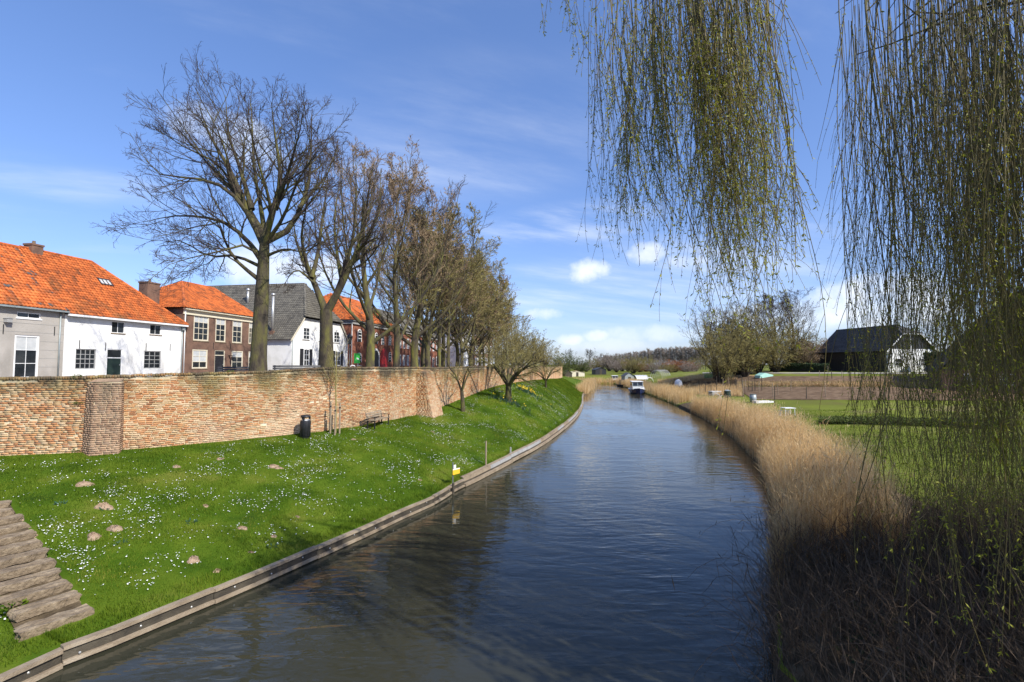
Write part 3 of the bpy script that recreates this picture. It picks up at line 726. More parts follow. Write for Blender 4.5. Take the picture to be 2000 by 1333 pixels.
# ---- brown brick house
a_b0 = a_w1+.03; a_b1 = fac(497, 660)[0]; WB = a_b1-a_b0; zb = fac(352, 601)[1]
hb = house('brick_house', 'brown brick two storey house with cream window frames and hipped orange roof', a_b0)
wins = [(378,617,408,666),(421,621,441,667),(454,625,473,669),(486,629,500,671)]; low = [(375,683,405,735),(419,684,439,735),(452,685,474,735),(485,686,502,735)]
wu = [rectpx(*q, a_b0) for q in wins]; wl = [fit(rectpx(*q, a_b0)) for q in low]; wl = [(o[0], o[1], (.02 if i == 1 else .7), o[3]) for i, o in enumerate(wl)]
wu[3] = (wu[3][0], min(wu[3][1], WB-.1), wu[2][2], wu[2][3]); wl[3] = (wl[3][0], min(wl[3][1], WB-.1), .7, wl[2][3])
wu = [(o[0], o[1], wu[0][2], wu[0][3]) for o in wu]; wl = [(o[0], o[1], o[2], wl[0][3]) for o in wl]
wall_open(hb, 0, WB, 0, zb-.45, wu+wl, MT['house_brick'])
MB().face([(0,0,0),(0,10,0),(0,10,zb),(0,0,zb)]).face([(WB,0,0),(WB,10,0),(WB,10,zb),(WB,0,zb)]).face([(0,10,0),(WB,10,0),(WB,10,zb),(0,10,zb)]).build('side_wall', MT['house_brick'], hb)
for i, o in enumerate(wu): window(hb, *o, 3 if i == 0 else 2, 4, MT['cream'], .13, blind=1, bw=.04, sill=MT['stone'], y=.07)
for i, o in enumerate(wl):
    if i == 1: door(hb, *o, MT['cream'], MT['black'], .55)
    else: window(hb, *o, 2, 3, MT['cream'], .13, blind=1 if i != 0 else 2, bw=.04, sill=MT['stone'], y=.07)
MB().box(-.06, WB+.06, -.10, .0, zb-.60, zb-.5).box(-.04, WB+.04, -.05, .0, zb-.498, zb-.12).box(-.1, WB+.1, -.34, .0, zb-.118, zb+.03).build('cornice', MT['cream'], hb)
bmid = 5.0; zr = fac(356, 552, bmid)[1]; r0 = fac(356, 552, bmid)[0]-a_b0; r1_ = fac(448, 567, bmid)[0]-a_b0
r0 = max(r0, 2.0); r1_ = min(r1_, WB-.8)
e0 = zb+.04
roof(hb, [[(-.3,-.35,e0),(WB+.3,-.35,e0),(r1_,bmid,zr),(r0,bmid,zr)], [(-.3,10.3,e0),(-.3,-.35,e0),(r0,bmid,zr)], [(WB+.3,-.35,e0),(WB+.3,10.3,e0),(r1_,bmid,zr)], [(WB+.3,10.3,e0),(-.3,10.3,e0),(r0,bmid,zr),(r1_,bmid,zr)]], MT['tile_moss'], 0,
     [((r0,bmid,zr+.04),(r1_,bmid,zr+.04)), ((r0,bmid,zr+.03),(-.3,-.35,e0+.05)), ((r1_,bmid,zr+.03),(WB+.3,-.35,e0+.05)), ((r0,bmid,zr+.03),(-.3,10.3,e0+.05))])
downpipe(hb, .12, 0, zb-.1, MT['white']); anchors(hb, [(x_, z_) for x_ in (.35, WB*.38, WB*.62) for z_ in (zb-.95, 3.1)])
lx, lz = fac(452, 705); MB().box(lx-a_b0-.5, lx-a_b0-.3, -.5, -.02, lz+.55, lz+.62).lathe([(.05,-.5),(.14,-.15),(.05,.0)], 6, (lx-a_b0-.4, -.45, lz+.5)).build('wall_lantern', MT['black'], hb)

# ---- white farmhouse, gable to the street, big grey tiled roof
a_f0 = fac(569, 680)[0]; a_f1 = fac(679, 690)[0]; WF = a_f1-a_f0; zfe = fac(569, 662)[1]; zf1 = fac(590, 621)[1]; af1 = max(1.6, fac(589, 621)[0]-a_f0); zr = fac(575, 563, 7)[1]
hf = house('white_farmhouse', 'white farmhouse with half hipped gable, black shutters and mossy grey tile roof', a_f0)
DF = 26; zt2 = min(zf1, zfe+ (zr-zfe)*.62); af1 = WF/2*(zt2-zfe)/(zr-zfe)
MB().prism([(0,0),(WF,0),(WF,zfe),(WF-af1,zt2),(af1,zt2),(0,zfe)], 0, .3).build('wall', MT['white_plaster'], hf)
MB().face([(0,.3,0),(0,DF,0),(0,DF,zfe),(0,.3,zfe)]).face([(WF,.3,0),(WF,DF,0),(WF,DF,zfe),(WF,.3,zfe)]).build('side_wall', MT['white_plaster'], hf)
hb_ = 3.2
roof(hf, [[(-.35,DF,zfe-.1),(-.35,-.25,zfe-.1),(af1,-.25,zt2+.25),(WF/2,hb_,zr),(WF/2,DF,zr)], [(WF+.35,-.25,zfe-.1),(WF+.35,DF,zfe-.1),(WF/2,DF,zr),(WF/2,hb_,zr),(WF-af1,-.25,zt2+.25)],
          [(af1-.3,-.4,zt2+.2),(WF-af1+.3,-.4,zt2+.2),(WF/2,hb_,zr)]], MT['tile_grey'], 0, [((WF/2,hb_,zr+.04),(WF/2,DF,zr+.04)), ((WF/2,hb_,zr+.04),(af1,-.3,zt2+.3)), ((WF/2,hb_,zr+.04),(WF-af1,-.3,zt2+.3))], w=.32, h=.4)
for sg in (0, 1):
    x0, x1 = (-.38, af1) if sg == 0 else (WF+.38, WF-af1)
    MB().prism([(x0,zfe-.34),(x1,zt2-.02),(x1,zt2+.22),(x0,zfe-.10)], -.3, -.12).build('verge_board', MT['cream'], hf)
for (x0, y0, x1, y1) in ((591,640,604,664),(623,644,632,667),(651,648,662,670)):
    o = rectpx(x0, y0, x1, y1, a_f0); window(hf, *o, 2, 3, MT['white'], .12, y=-.06, bw=.05, sill=MT['stone'])
for (x0, y0, x1, y1) in ((592,682,603,712),(628,684,637,712),(654,686,664,712)):
    o = rectpx(x0, y0, x1, y1, a_f0); o = (o[0], o[1], .9, o[3]); w_ = window(hf, *o, 2, 3, MT['white'], .12, y=-.06, bw=.05, sill=MT['stone']); ww = (o[1]-o[0])*.55
    for (q0, q1) in ((o[0]-ww-.03, o[0]-.03), (o[1]+.03, o[1]+ww+.03)):
        mb = MB().box(q0, q1, -.07, -.01, o[2], o[3]); mb.box(q0+.06, q1-.06, -.085, -.071, o[2]+.1, (o[2]+o[3])/2-.05).box(q0+.06, q1-.06, -.085, -.071, (o[2]+o[3])/2+.05, o[3]-.1); mb.build('shutter', MT['black'], w_)
downpipe(hf, .12, 0, zfe-.1)
Mf = Matrix.Rotation(RZ, 4, 'Z'); Mf.translation = L0+U2*a_f0
Pf = [Mf @ Vector(q) for q in ((-.35,DF,zfe-.1),(-.35,0,zfe-.1),(WF/2,hb_,zr))]
for (px, py, zt_) in ((532, 652, 3.6), (484, 593, 1.3)):
    q = Mf.inverted() @ on_slope(px, py, *Pf); H_ = zt_
    MB().box(q.x-.25, q.x+.25, q.y-.3, q.y+.3, q.z-.3, q.z+.35).build('chimney', MT['house_brick'], hf) if H_ > 2 else None
    MB().tube([(q.x, q.y, q.z+(.352 if H_ > 2 else -.1)), (q.x, q.y, q.z+H_*1.45)], .16, 10).lathe([(.26, 0), (.26, .2), (.05, .34)], 10, (q.x, q.y, q.z+H_*1.45+.05)).build('flue', MT['bolt'], hf, True)

# ---- red brick warehouse with orange hipped roof and arched openings
def arch_poly(a, b, c, d, n=8):
    r = (b-a)/2; zc = d-r; return [(a, c), (b, c)]+[(a+r+r*math.cos(math.pi*k/n), zc+r*math.sin(math.pi*k/n)) for k in range(n+1)]
def arched(parent, o, frame, leaf, name, y=-.05, bars=0):
    a, b, c, d = o; rr = (b-a)*.13
    mb = MB().prism(arch_poly(a, b, c, d), y, -.002); f = mb.build(name, frame, parent)
    MB().prism(arch_poly(a+rr, b-rr, c+.0, d-rr), y-.02, y-.001).build('pane' if bars else 'leaf', leaf, f)
    if bars:
        m2 = MB()
        for k in range(1, bars): z = c+(d-c)*k/bars; m2.box(a+rr, b-rr, y-.05, y-.021, z-.06, z+.06)
        m2.build('glazing_bar', frame, f)
    return f
a_r0 = fac(687, 660)[0]; a_r1 = fac(768, 680)[0]; WR = a_r1-a_r0; zre = fac(688, 625)[1]
hr = house('brick_warehouse', 'red brick warehouse with arched windows, red arched door and orange hipped roof', a_r0)
MB().box(0, WR, 0, 14, 0, zre-.7).build('wall', MT['red_brick'], hr)
MB().box(-.15, WR+.02, -.25, 14.1, zre-.698, zre-.2).box(-.35, WR+.02, -.45, 14.3, zre-.198, zre).build('cornice', MT['grey_timber'], hr)
zr = zre+5.4; r0 = 5.0; r1_ = WR-2.0
roof(hr, [[(-.4,-.5,zre),(WR+.02,-.5,zre),(r1_,7,zr),(r0,7,zr)], [(-.4,14.4,zre),(-.4,-.5,zre),(r0,7,zr)], [(WR+.02,-.5,zre),(WR+.02,14.4,zre),(r1_,7,zr)]], MT['tile_orange'], 0,
     [((r0,7,zr+.04),(r1_,7,zr+.04)), ((r0,7,zr+.04),(-.4,-.5,zre+.04)), ((r1_,7,zr+.04),(WR,-.5,zre+.04))], w=.3, h=.36)
for (x0, y0, x1, y1) in ((698,643,706,668),(732,650,738,672),(745,652,750,674),(759,655,764,675)): arched(hr, rectpx(x0, y0, x1, y1, a_r0), MT['white'], MT['glass'], 'arched_window', bars=4)
for (x0, y0, x1, y1) in ((698,689,706,708),(759,688,764,707)): arched(hr, rectpx(x0, y0, x1, y1, a_r0), MT['white'], MT['glass'], 'arched_window', bars=4)
o = rectpx(727, 681, 741, 718, a_r0); arched(hr, (o[0], o[1], .05, o[3]), MT['white'], MT['black'], 'arched_door')
o = rectpx(743, 681, 757, 718, a_r0); arched(hr, (o[0], o[1], .05, o[3]), MT['red_paint'], MT['red_paint'], 'arched_red_door')
downpipe(hr, -.1, 0, zre-.3, MT['white'])

# ---- brick terrace beyond, three houses
xs_t = [768, 800, 828, 856]
labs = ['brick terrace house with white windows, grey roof and two roof lights beside the warehouse', 'middle brick terrace house with white windows and grey roof', 'last brick terrace house with white windows at the far end of the row']
for k in range(3):
    a0 = fac(xs_t[k], 690)[0]+.02; a1 = fac(xs_t[k+1], 690)[0]; Wt = a1-a0; zt_ = 8.4-.15*k
    ht = house('terrace_house', labs[k], a0, 'brick terrace houses on the street')
    MB().box(0, Wt, 0, 10, 0, zt_-.4).build('wall', MT['red_brick'], ht); MB().box(0, Wt, -.25, 10, zt_-.398, zt_).build('cornice', MT['grey_timber'], ht)
    MB().face([(0,0,zt_),(0,10,zt_),(0,5,zt_+4.6)]).face([(Wt,0,zt_),(Wt,10,zt_),(Wt,5,zt_+4.6)]).build('gable', MT['red_brick'], ht)
    roof(ht, [[(0,-.4,zt_+.01),(Wt,-.4,zt_+.01),(Wt,5,zt_+4.6),(0,5,zt_+4.6)], [(Wt,10.4,zt_),(0,10.4,zt_),(0,5,zt_+4.6),(Wt,5,zt_+4.6)]], MT['tile_grey'], 0, [((0,5,zt_+4.64),(Wt,5,zt_+4.64))], w=.4, h=.45)
    nw = 4
    for i in range(nw):
        x0 = Wt*(i+.5)/nw-.55
        window(ht, x0, x0+1.1, 4.6, 6.9, 2, 2, MT['white'], .2, y=-.04, bw=.08)
        if i == 2 and k != 0: door(ht, x0, x0+1.1, .02, 2.9, MT['white'], MT['black'], .5, y=-.04)
        else: window(ht, x0, x0+1.1, .9, 3.2, 2, 2, MT['white'], .2, y=-.04, bw=.08)
    for i in range(2 if k == 0 else 1):
        x0 = Wt*(.3+.35*i); M3 = Matrix((Vector((1,0,0)), Vector((0,5.4,4.6)).normalized(), Vector((0,-4.6,5.4)).normalized())).transposed().to_4x4(); M3.translation = Vector((x0, 1.2, zt_+1.35))
        rl = MB().box(-.5,.5,-.6,.6,.08,.2,M3).build('roof_light', MT['black'], ht); link('pane', npmesh('pane', [M3 @ Vector(p) for p in ((-.42,-.5,.21),(.42,-.5,.21),(.42,.5,.21),(-.42,.5,.21))], [(0,1,2,3)]), rl, MT['blind'])
# ---- pale town houses closing the street, seen between the trunks
for k, (px0, px1, Y, lab, wm, zt_) in enumerate([(862, 898, 128, 'cream town house with white windows and dark roof seen between trunks', 'cream', 9), (903, 922, 124, 'narrow white gabled house with dark pointed roof between the trunks', 'white', 10), (926, 962, 130, 'brown brick town house with white windows behind the avenue', 'house_brick', 9)]):
    p0 = at(px0, 700, Y); p1 = at(px1, 700, Y+4); d = (p1-p0); d.z = 0; Wt = d.length
    ht = thing('town_house', lab, 'house', (p0.x, p0.y, STZ), math.atan2(d.y, d.x))
    MB().box(0, Wt, 0, 9, 0, zt_).build('wall', MT[wm], ht)
    if k == 1:
        MB().prism([(0,zt_),(Wt,zt_),(Wt/2,zt_+3)], 0, 9).build('gable', MT['white'], ht)
        roof(ht, [[(-.2,9,zt_-.2),(-.2,-.2,zt_-.2),(Wt/2,-.2,zt_+3.1),(Wt/2,9,zt_+3.1)], [(Wt+.2,-.2,zt_-.2),(Wt+.2,9,zt_-.2),(Wt/2,9,zt_+3.1),(Wt/2,-.2,zt_+3.1)]], MT['slate'], w=.5, h=.5)
    else:
        roof(ht, [[(-.3,-.3,zt_),(Wt+.3,-.3,zt_),(Wt-1,4.5,zt_+4),(1,4.5,zt_+4)], [(-.3,9.3,zt_),(-.3,-.3,zt_),(1,4.5,zt_+4)], [(Wt+.3,-.3,zt_),(Wt+.3,9.3,zt_),(Wt-1,4.5,zt_+4)]], MT['slate'], w=.5, h=.5)
    nw = 2 if k == 1 else 4
    for i in range(nw):
        x0 = Wt*(i+.5)/nw-.5
        for (z0, z1) in ((.9, 3.0), (4.2, 6.3)): window(ht, x0, x0+1.0, z0, z1, 2, 2, MT['white'], .18, y=-.04, bw=.08)
# ================================================================== trees
def tubes(P, Rr, n):
    P = np.asarray(P, float); Rr = np.asarray(Rr, float); B, K, _ = P.shape
    t = np.gradient(P, axis=1); t /= np.linalg.norm(t, axis=2, keepdims=True)+1e-9
    d = P[:, -1]-P[:, 0]; ref = np.zeros((B, 3)); ref[np.arange(B), np.argmin(np.abs(d), 1)] = 1
    a = np.cross(t, ref[:, None, :]); a /= np.linalg.norm(a, axis=2, keepdims=True)+1e-9; b = np.cross(t, a)
    q = np.arange(n)*2*np.pi/n
    V = P[:, :, None]+Rr[:, :, None, None]*(a[:, :, None]*np.cos(q)[:, None]+b[:, :, None]*np.sin(q)[:, None])
    i = np.arange(B*K*n).reshape(B, K, n); j = np.roll(i, -1, 2)
    F = np.stack([i[:, :-1], j[:, :-1], j[:, 1:], i[:, 1:]], -1).reshape(-1, 4)
    return V.reshape(-1, 3), F
def interp_poly(P, t):
    """P (B,K,3), t (B,n) in 0..1 -> (B,n,3) and tangent"""
    B, K, _ = P.shape; f = t*(K-1); i = np.minimum(f.astype(int), K-2); w = (f-i)[..., None]
    b = np.arange(B)[:, None]; p0 = P[b, i]; p1 = P[b, i+1]; tan = p1-p0; tan /= np.linalg.norm(tan, axis=2, keepdims=True)+1e-9
    return p0*(1-w)+p1*w, tan, i, w
def spawn(P, Rr, n, t0, t1, ang, lenf, K, up, g, rr=.55, taper=.35, wob=.18, lmin=.15, labs=None, outw=0.0, center=None):
    B = len(P); L = np.linalg.norm(np.diff(P, axis=1), axis=2).sum(1)
    t = t0+(t1-t0)*(np.arange(n)[None]+g.random((B, n)))/n
    p, tan, i, w = interp_poly(P, t); r = (Rr[np.arange(B)[:, None], i]*(1-w[..., 0])+Rr[np.arange(B)[:, None], i+1]*w[..., 0])*rr
    v = g.normal(size=(B, n, 3)); v -= (v*tan).sum(2, keepdims=True)*tan; v /= np.linalg.norm(v, axis=2, keepdims=True)+1e-9
    a = ang*(.7+.6*g.random((B, n, 1))); d = tan*np.cos(a)+v*np.sin(a)
    l = np.maximum(L[:, None]*lenf*(1.15-.65*t)*(.6+.7*g.random((B, n))), lmin)
    d = d.reshape(-1, 3); p = p.reshape(-1, 3); l = l.ravel(); r = r.ravel()
    out = np.zeros((len(p), K, 3)); out[:, 0] = p; st = (l/(K-1))[:, None]
    for k in range(1, K):
        d = d+np.array([0, 0, up])+g.normal(0, wob, d.shape)
        if outw and center is not None:
            o = p-center; o[:, 2] *= .6; d = d+outw*o/(np.linalg.norm(o, axis=1, keepdims=True)+1e-9)
        d /= np.linalg.norm(d, axis=1, keepdims=True); p = p+d*st; out[:, k] = p
    R2 = r[:, None]*np.linspace(1, taper, K)[None]
    return out, R2
def merge(parts):
    Vs, Fs, o = [], [], 0
    for V, F in parts: Vs.append(V); Fs.append(F+o); o += len(V)
    return np.concatenate(Vs), np.concatenate(Fs)
def quads_at(P, g, size, aspect=.5, dirs=None):
    """small bud / leaf quads at points"""
    n = len(P); d = g.normal(size=(n, 3)) if dirs is None else dirs+g.normal(0, .5, (n, 3)); d /= np.linalg.norm(d, axis=1, keepdims=True)
    e = np.cross(d, g.normal(size=(n, 3))); e /= np.linalg.norm(e, axis=1, keepdims=True)+1e-9
    s = (size*(.6+.8*g.random(n)))[:, None]
    V = np.stack([P, P+d*s*.5+e*s*aspect*.5, P+d*s, P+d*s*.5-e*s*aspect*.5], 1)
    return V.reshape(-1, 3), np.arange(n*4).reshape(-1, 4)
def resample(pts, K):
    P = catmull(pts, 40); s = seglen3(P); return np.stack([np.interp(np.linspace(0, s[-1], K), s, P[:, k]) for k in range(3)], 1)
def seglen3(P): return np.concatenate([[0], np.cumsum(np.linalg.norm(np.diff(P, axis=0), axis=1))])

def crown_from(limbP, limbR, g, dens=1.0, buds=0, budsize=.06, levels=3, up=.05, twig_r=.007, n1=7, n2=6, n3=5, spread=.75, wob=.16, lf=(.5,.45,.5), droop=0):
    """limbs -> (thick meshes, fine meshes)"""
    thick = [tubes(limbP, limbR, 7)]; fine = []
    P1, R1 = spawn(limbP, limbR, max(2, int(n1*dens)), .18, .97, spread, lf[0], 7, up, g, .5, .3, wob)
    R1 = np.maximum(R1, twig_r*1.6); thick.append(tubes(P1, R1, 5))
    P2, R2 = spawn(P1, R1, max(2, int(n2*dens)), .15, .98, spread, lf[1], 6, up*.8-droop, g, .55, .35, wob*1.1)
    R2 = np.maximum(R2, twig_r*1.15); fine.append(tubes(P2, R2, 4))
    P3, R3 = spawn(P2, R2, max(2, int(n3*dens)), .12, 1, spread*.9, lf[2], 5, up*.5-droop, g, .6, .45, wob*1.3, lmin=.25)
    R3 = np.clip(R3, twig_r*.7, twig_r*1.3); fine.append(tubes(P3, R3, 3))
    if levels > 3:
        P4, R4 = spawn(P3, R3, 2, .2, 1, spread*.9, .55, 4, 0, g, .7, .5, wob*1.3, lmin=.18); R4 = np.clip(R4, twig_r*.6, twig_r); fine.append(tubes(P4, R4, 3)); P3 = np.concatenate([P3[:, :4], P4])
    bud = None
    if buds:
        t = g.random((len(P3), buds)); p, tan, _, _ = interp_poly(P3, t); bud = quads_at(p.reshape(-1, 3), g, budsize, .22, tan.reshape(-1, 3))
        fine.append(bud)
    return thick, fine
def mk_tree(name, label, trunk_parts, fine, mt, mc, loc, cat='tree', group=None, rz=0, sc=1):
    o = thing(name, label, cat, loc, rz, group); o.scale = (sc,)*3
    link('trunk', npmesh('trunk', *merge(trunk_parts), True), o, mt); link('crown', npmesh('crown', *merge(fine)), o, mc)
    return o
def place_copy(src, label, loc, rz, sc, group=None, crown=None):
    c = copy_tree(src); c.location = loc; c.rotation_euler = (0, 0, rz); c.scale = sc if hasattr(sc, '__len__') else (sc,)*3
    c['label'] = label
    if group: c['group'] = group
    elif 'group' in c: del c['group']
    if crown:
        for ch in c.children:
            if ch.name.startswith('crown'):
                ch.material_slots[0].link = 'OBJECT'; ch.material_slots[0].material = MT[crown]
    return c
crown_mesh = {}
AV = 'bare street trees standing behind the town wall'
g = np.random.default_rng(11)
# --- the great bare tree: main limbs follow the photograph, spread in depth
B0 = at(505, 718, 27); B0 = Vector((B0.x, B0.y, STZ))
def limb(pxs, dy, r0, K=9, extra=0):
    pxs = [(516+(x-516)*.92, 470+(y-470)*.86) if y < 470 else (516+(x-516)*.94, y) for x, y in pxs]
    pts = [np.array(at(x, y, 27+dy*(i/(len(pxs)-1))**1.2)) - np.array(B0) for i, (x, y) in enumerate(pxs)]
    return resample(np.array(pts), K), (1-.93*np.linspace(0, 1, K)**.8)*r0
lm = [([(503,545),(460,511),(437,477),(422,440),(400,425),(370,470)], -2.0, .13), ([(508,503),(467,456),(415,423),(332,414),(262,428)], 1.5, .17), ([(514,478),(479,406),(437,354),(381,331),(295,320),(262,285)], -1.5, .20),
      ([(516,462),(475,387),(441,305),(407,245),(385,190),(375,150)], .8, .24), ([(490,400),(464,305),(441,230),(434,140)], 2.8, .17), ([(520,455),(539,387),(550,324),(539,230),(531,155)], -1.2, .22),
      ([(524,470),(572,440),(606,357),(614,290),(617,178)], 1.2, .21), ([(590,395),(630,345),(650,320),(672,252)], 2.5, .12), ([(540,400),(562,330),(582,260),(597,195)], -3.2, .16),
      ([(522,500),(560,487),(600,492),(640,470)], -2.2, .10), ([(500,430),(462,372),(400,300),(340,225),(310,190)], 2.5, .15), ([(518,470),(510,400),(495,310),(490,200),(487,150)], 3.8, .17), ([(512,490),(530,430),(525,370),(500,280),(476,170)], -4, .16),
      ([(506,520),(455,500),(400,500),(340,470),(290,480)], 3.0, .11), ([(515,480),(555,420),(590,330),(640,250)], -3.5, .14), ([(470,390),(420,300),(350,260),(285,215)], -2.8, .12), ([(508,510),(480,480),(430,490),(360,505),(310,520)], -3.4, .10)]
LP, LR = zip(*[limb(*a) for a in lm]); LP, LR = np.array(LP), np.array(LR)
tp = [np.array(at(x, y, 27))-np.array(B0) for x, y in ((505,742),(505,700),(508,640),(512,570),(515,510),(518,455))]
tp[0] = np.array((0, 0, -.3)); TP = resample(np.array(tp), 12)[None]
TR = np.interp(np.linspace(0, 1, 12), [0, .08, .2, .6, 1], [.62, .5, .43, .37, .24])[None]
thick, fine = crown_from(LP, LR, g, 1.0, 0, levels=4, up=.05, twig_r=.0085, n1=11, n2=7, n3=4, spread=.66, lf=(.46,.48,.55), wob=.13)
t1 = mk_tree('bare_tree', 'tallest spreading bare tree with mossy trunk in front of the brick house', [tubes(TP, TR, 12)]+thick, fine, MT['bark'], MT['twig'], B0, group=AV)

# --- forked second tree
B1 = at(636, 718, 33); B1 = Vector((B1.x, B1.y, STZ))
def limb1(pxs, dy, r0, K=9):
    pxs = [(637+(x-637)*.92, 612+(y-612)*.9) for x, y in pxs]
    pts = [np.array(at(x, y, 33+dy*(i/(len(pxs)-1))))-np.array(B1) for i, (x, y) in enumerate(pxs)]; return resample(np.array(pts), K), (1-.93*np.linspace(0, 1, K)**.8)*r0
lm = [([(637,612),(612,548),(590,500),(572,450),(568,400)], 1, .30), ([(637,612),(670,550),(690,505),(712,440),(715,350)], -1, .32), ([(606,535),(620,480),(630,400),(640,330),(640,290)], 2.5, .18), ([(672,548),(660,480),(655,400),(668,320)], 3, .18), ([(690,505),(730,440),(750,370),(752,300)], 2, .16), ([(612,548),(580,520),(560,530),(545,560)], -2, .10),
      ([(660,565),(690,470),(700,370),(700,270)], -3, .18), ([(700,480),(740,450),(770,460)], -2.5, .10), ([(600,520),(585,450),(595,380),(600,320)], -3.5, .15)]
LP, LR = zip(*[limb1(*a) for a in lm])
TP = resample(np.array([(0,0,-.3),(0,0,.5),(.02,0,2.4),tuple(np.array(at(637,606,33))-np.array(B1))]), 9)[None]; TR = np.interp(np.linspace(0, 1, 9), [0, .15, .6, 1], [.68, .55, .46, .42])[None]
thick, fine = crown_from(np.array(LP), np.array(LR), g, 1.0, 0, levels=3, up=.06, twig_r=.009, n1=8, n2=7, n3=6, spread=.6, lf=(.42,.45,.5))
mk_tree('bare_tree', 'low forking bare tree with rough trunk in front of the white farmhouse', [tubes(TP, TR, 10)]+thick, fine, MT['bark'], MT['twig'], B1, group=AV)

# --- generic broad bare trees (variants), height about 20 m
def generic(seed, H=20, nl=9, th=4.0, lean=.5, dens=1.0, buds=0, bs=.06, tr=.42, levels=3, twig_r=.010, up=.06, n3=6):
    g = np.random.default_rng(seed); LP = []; LR = []
    tt = [(0,0,-.3),(.05,0,th*.5),(.1*g.normal(),.1*g.normal(),th),(.4*g.normal(),.4*g.normal(),H*.55),(.6*g.normal(),.6*g.normal(),H*.9)]
    TP = resample(np.array(tt), 14); TR = np.interp(np.linspace(0, 1, 14), [0, .06, .25, .6, 1], [tr*1.5, tr*1.15, tr, tr*.5, tr*.1])
    for k in range(nl):
        f = .17+.65*(k/(nl-1))**1.0; i = f*13; p = np.array([np.interp(i, range(14), TP[:, c]) for c in range(3)])
        az = k*2.4+g.normal(0, .3); L_ = (H-p[2])*(.75+.3*g.random()); sl_ = lean*(1.2-.5*k/nl)*(.8+.4*g.random())
        dx, dy = math.cos(az), math.sin(az)
        pts = [p, p+np.array((dx*L_*sl_*.5, dy*L_*sl_*.5, L_*.22)), p+np.array((dx*L_*sl_*.85, dy*L_*sl_*.85, L_*.52)), p+np.array((dx*L_*sl_, dy*L_*sl_, L_*.92))]
        LP.append(resample(np.array(pts), 9)); r = np.interp(i, range(14), TR)*.56; LR.append((1-.93*np.linspace(0, 1, 9)**.75)*r)
    thick, fine = crown_from(np.array(LP), np.array(LR), g, dens, buds, bs, levels, up, twig_r, 8, 7, n3, .6, lf=(.42,.45,.5))
    return [tubes(TP[None], TR[None], 10)]+thick, fine
gen = []
avx = [(722,39),(774,45),(810,51),(836,57),(857,63),(876,69),(902,75),(921,82),(938,89),(955,97),(972,106),(985,116)]
tops = [258,295,340,390,430,458,478,502,535,565,595,625]
alab = ['mossy bare tree standing before the arched warehouse windows', 'slim dark bare tree between the warehouse and the terrace', 'twisting mossy bare tree in front of the first terrace house', 'bare tree in front of the middle terrace house', 'bare tree in front of the last terrace house', 'budding tree in front of the cream town house',
        'brownish budding tree beside the narrow white gabled house', 'olive tinged bare tree past the narrow white gabled house', 'bare tree in front of the brown town house with white windows', 'budding avenue tree just past the brown town house', 'pale bare tree near the end of the avenue row', 'last bare tree at the end of the avenue row']
crn = ['twig_red', 'twig_red', 'twig', 'twig_olive', 'twig_red', 'twig_olive', 'twig_red', 'twig_olive', 'twig_olive', 'twig', 'twig_olive', 'twig_olive']
vspec = [dict(seed=21, H=20, nl=13, th=4.2, lean=.36, tr=.34, buds=0, n3=6), dict(seed=22, H=20, nl=14, th=5.5, lean=.36, tr=.27, buds=3, bs=.2, twig_r=.013), dict(seed=23, H=20, nl=13, th=3.6, lean=.46, tr=.30, buds=5, bs=.27, twig_r=.016)]
for i, (px, Y) in enumerate(avx):
    p = at(px, 715, Y); loc = Vector((p.x, p.y, STZ)); Hh = at(px, tops[i], Y).z-STZ; v = [0, 1, 0, 2, 1, 2, 1, 2, 2, 1, 2, 2][i]
    if i < 2 or (i == 3):
        tk, fn = generic(**vspec[v]); t = mk_tree('bare_tree', alab[i], tk, fn, MT['bark'], MT[crn[i]], loc, group=AV, sc=Hh/21.3, rz=[.3, 1.0, 0, 2.0][i]); gen.append((v, t))
    else:
        src = [t for (vv, t) in gen if vv == v]
        if not src: src = [gen[0][1]]
        place_copy(src[0], alab[i], loc, i*1.9, (Hh/20.5*(.95+.1*math.sin(i)),)*2+(Hh/21.3,), AV, crn[i])
for i, (px, Y, top, lab, c) in enumerate([(826, 74, 490, 'budding tree on the far side of the street behind the terrace trees', 'twig_red'), (866, 84, 510, 'olive tree on the far side of the street before the cream house', 'twig_olive'), (893, 92, 530, 'rusty budding tree between the avenue rows', 'twig_red'), (918, 102, 555, 'olive budding tree behind the avenue near the brown town house', 'twig_olive'), (945, 112, 580, 'dense olive tree at the back of the avenue', 'twig_olive'), (968, 122, 605, 'hazy olive tree closing the back row of the avenue', 'twig_olive')]):
    p = at(px, 715, Y); Hh = at(px, top, Y).z-STZ; place_copy(gen[2][1], lab, (p.x, p.y, STZ), i*2.3+1, (Hh/19.5*1.15, Hh/19.5*1.15, Hh/19.5), None, c)
V0, V1, V2 = gen[0][1], gen[1][1], gen[2][1]

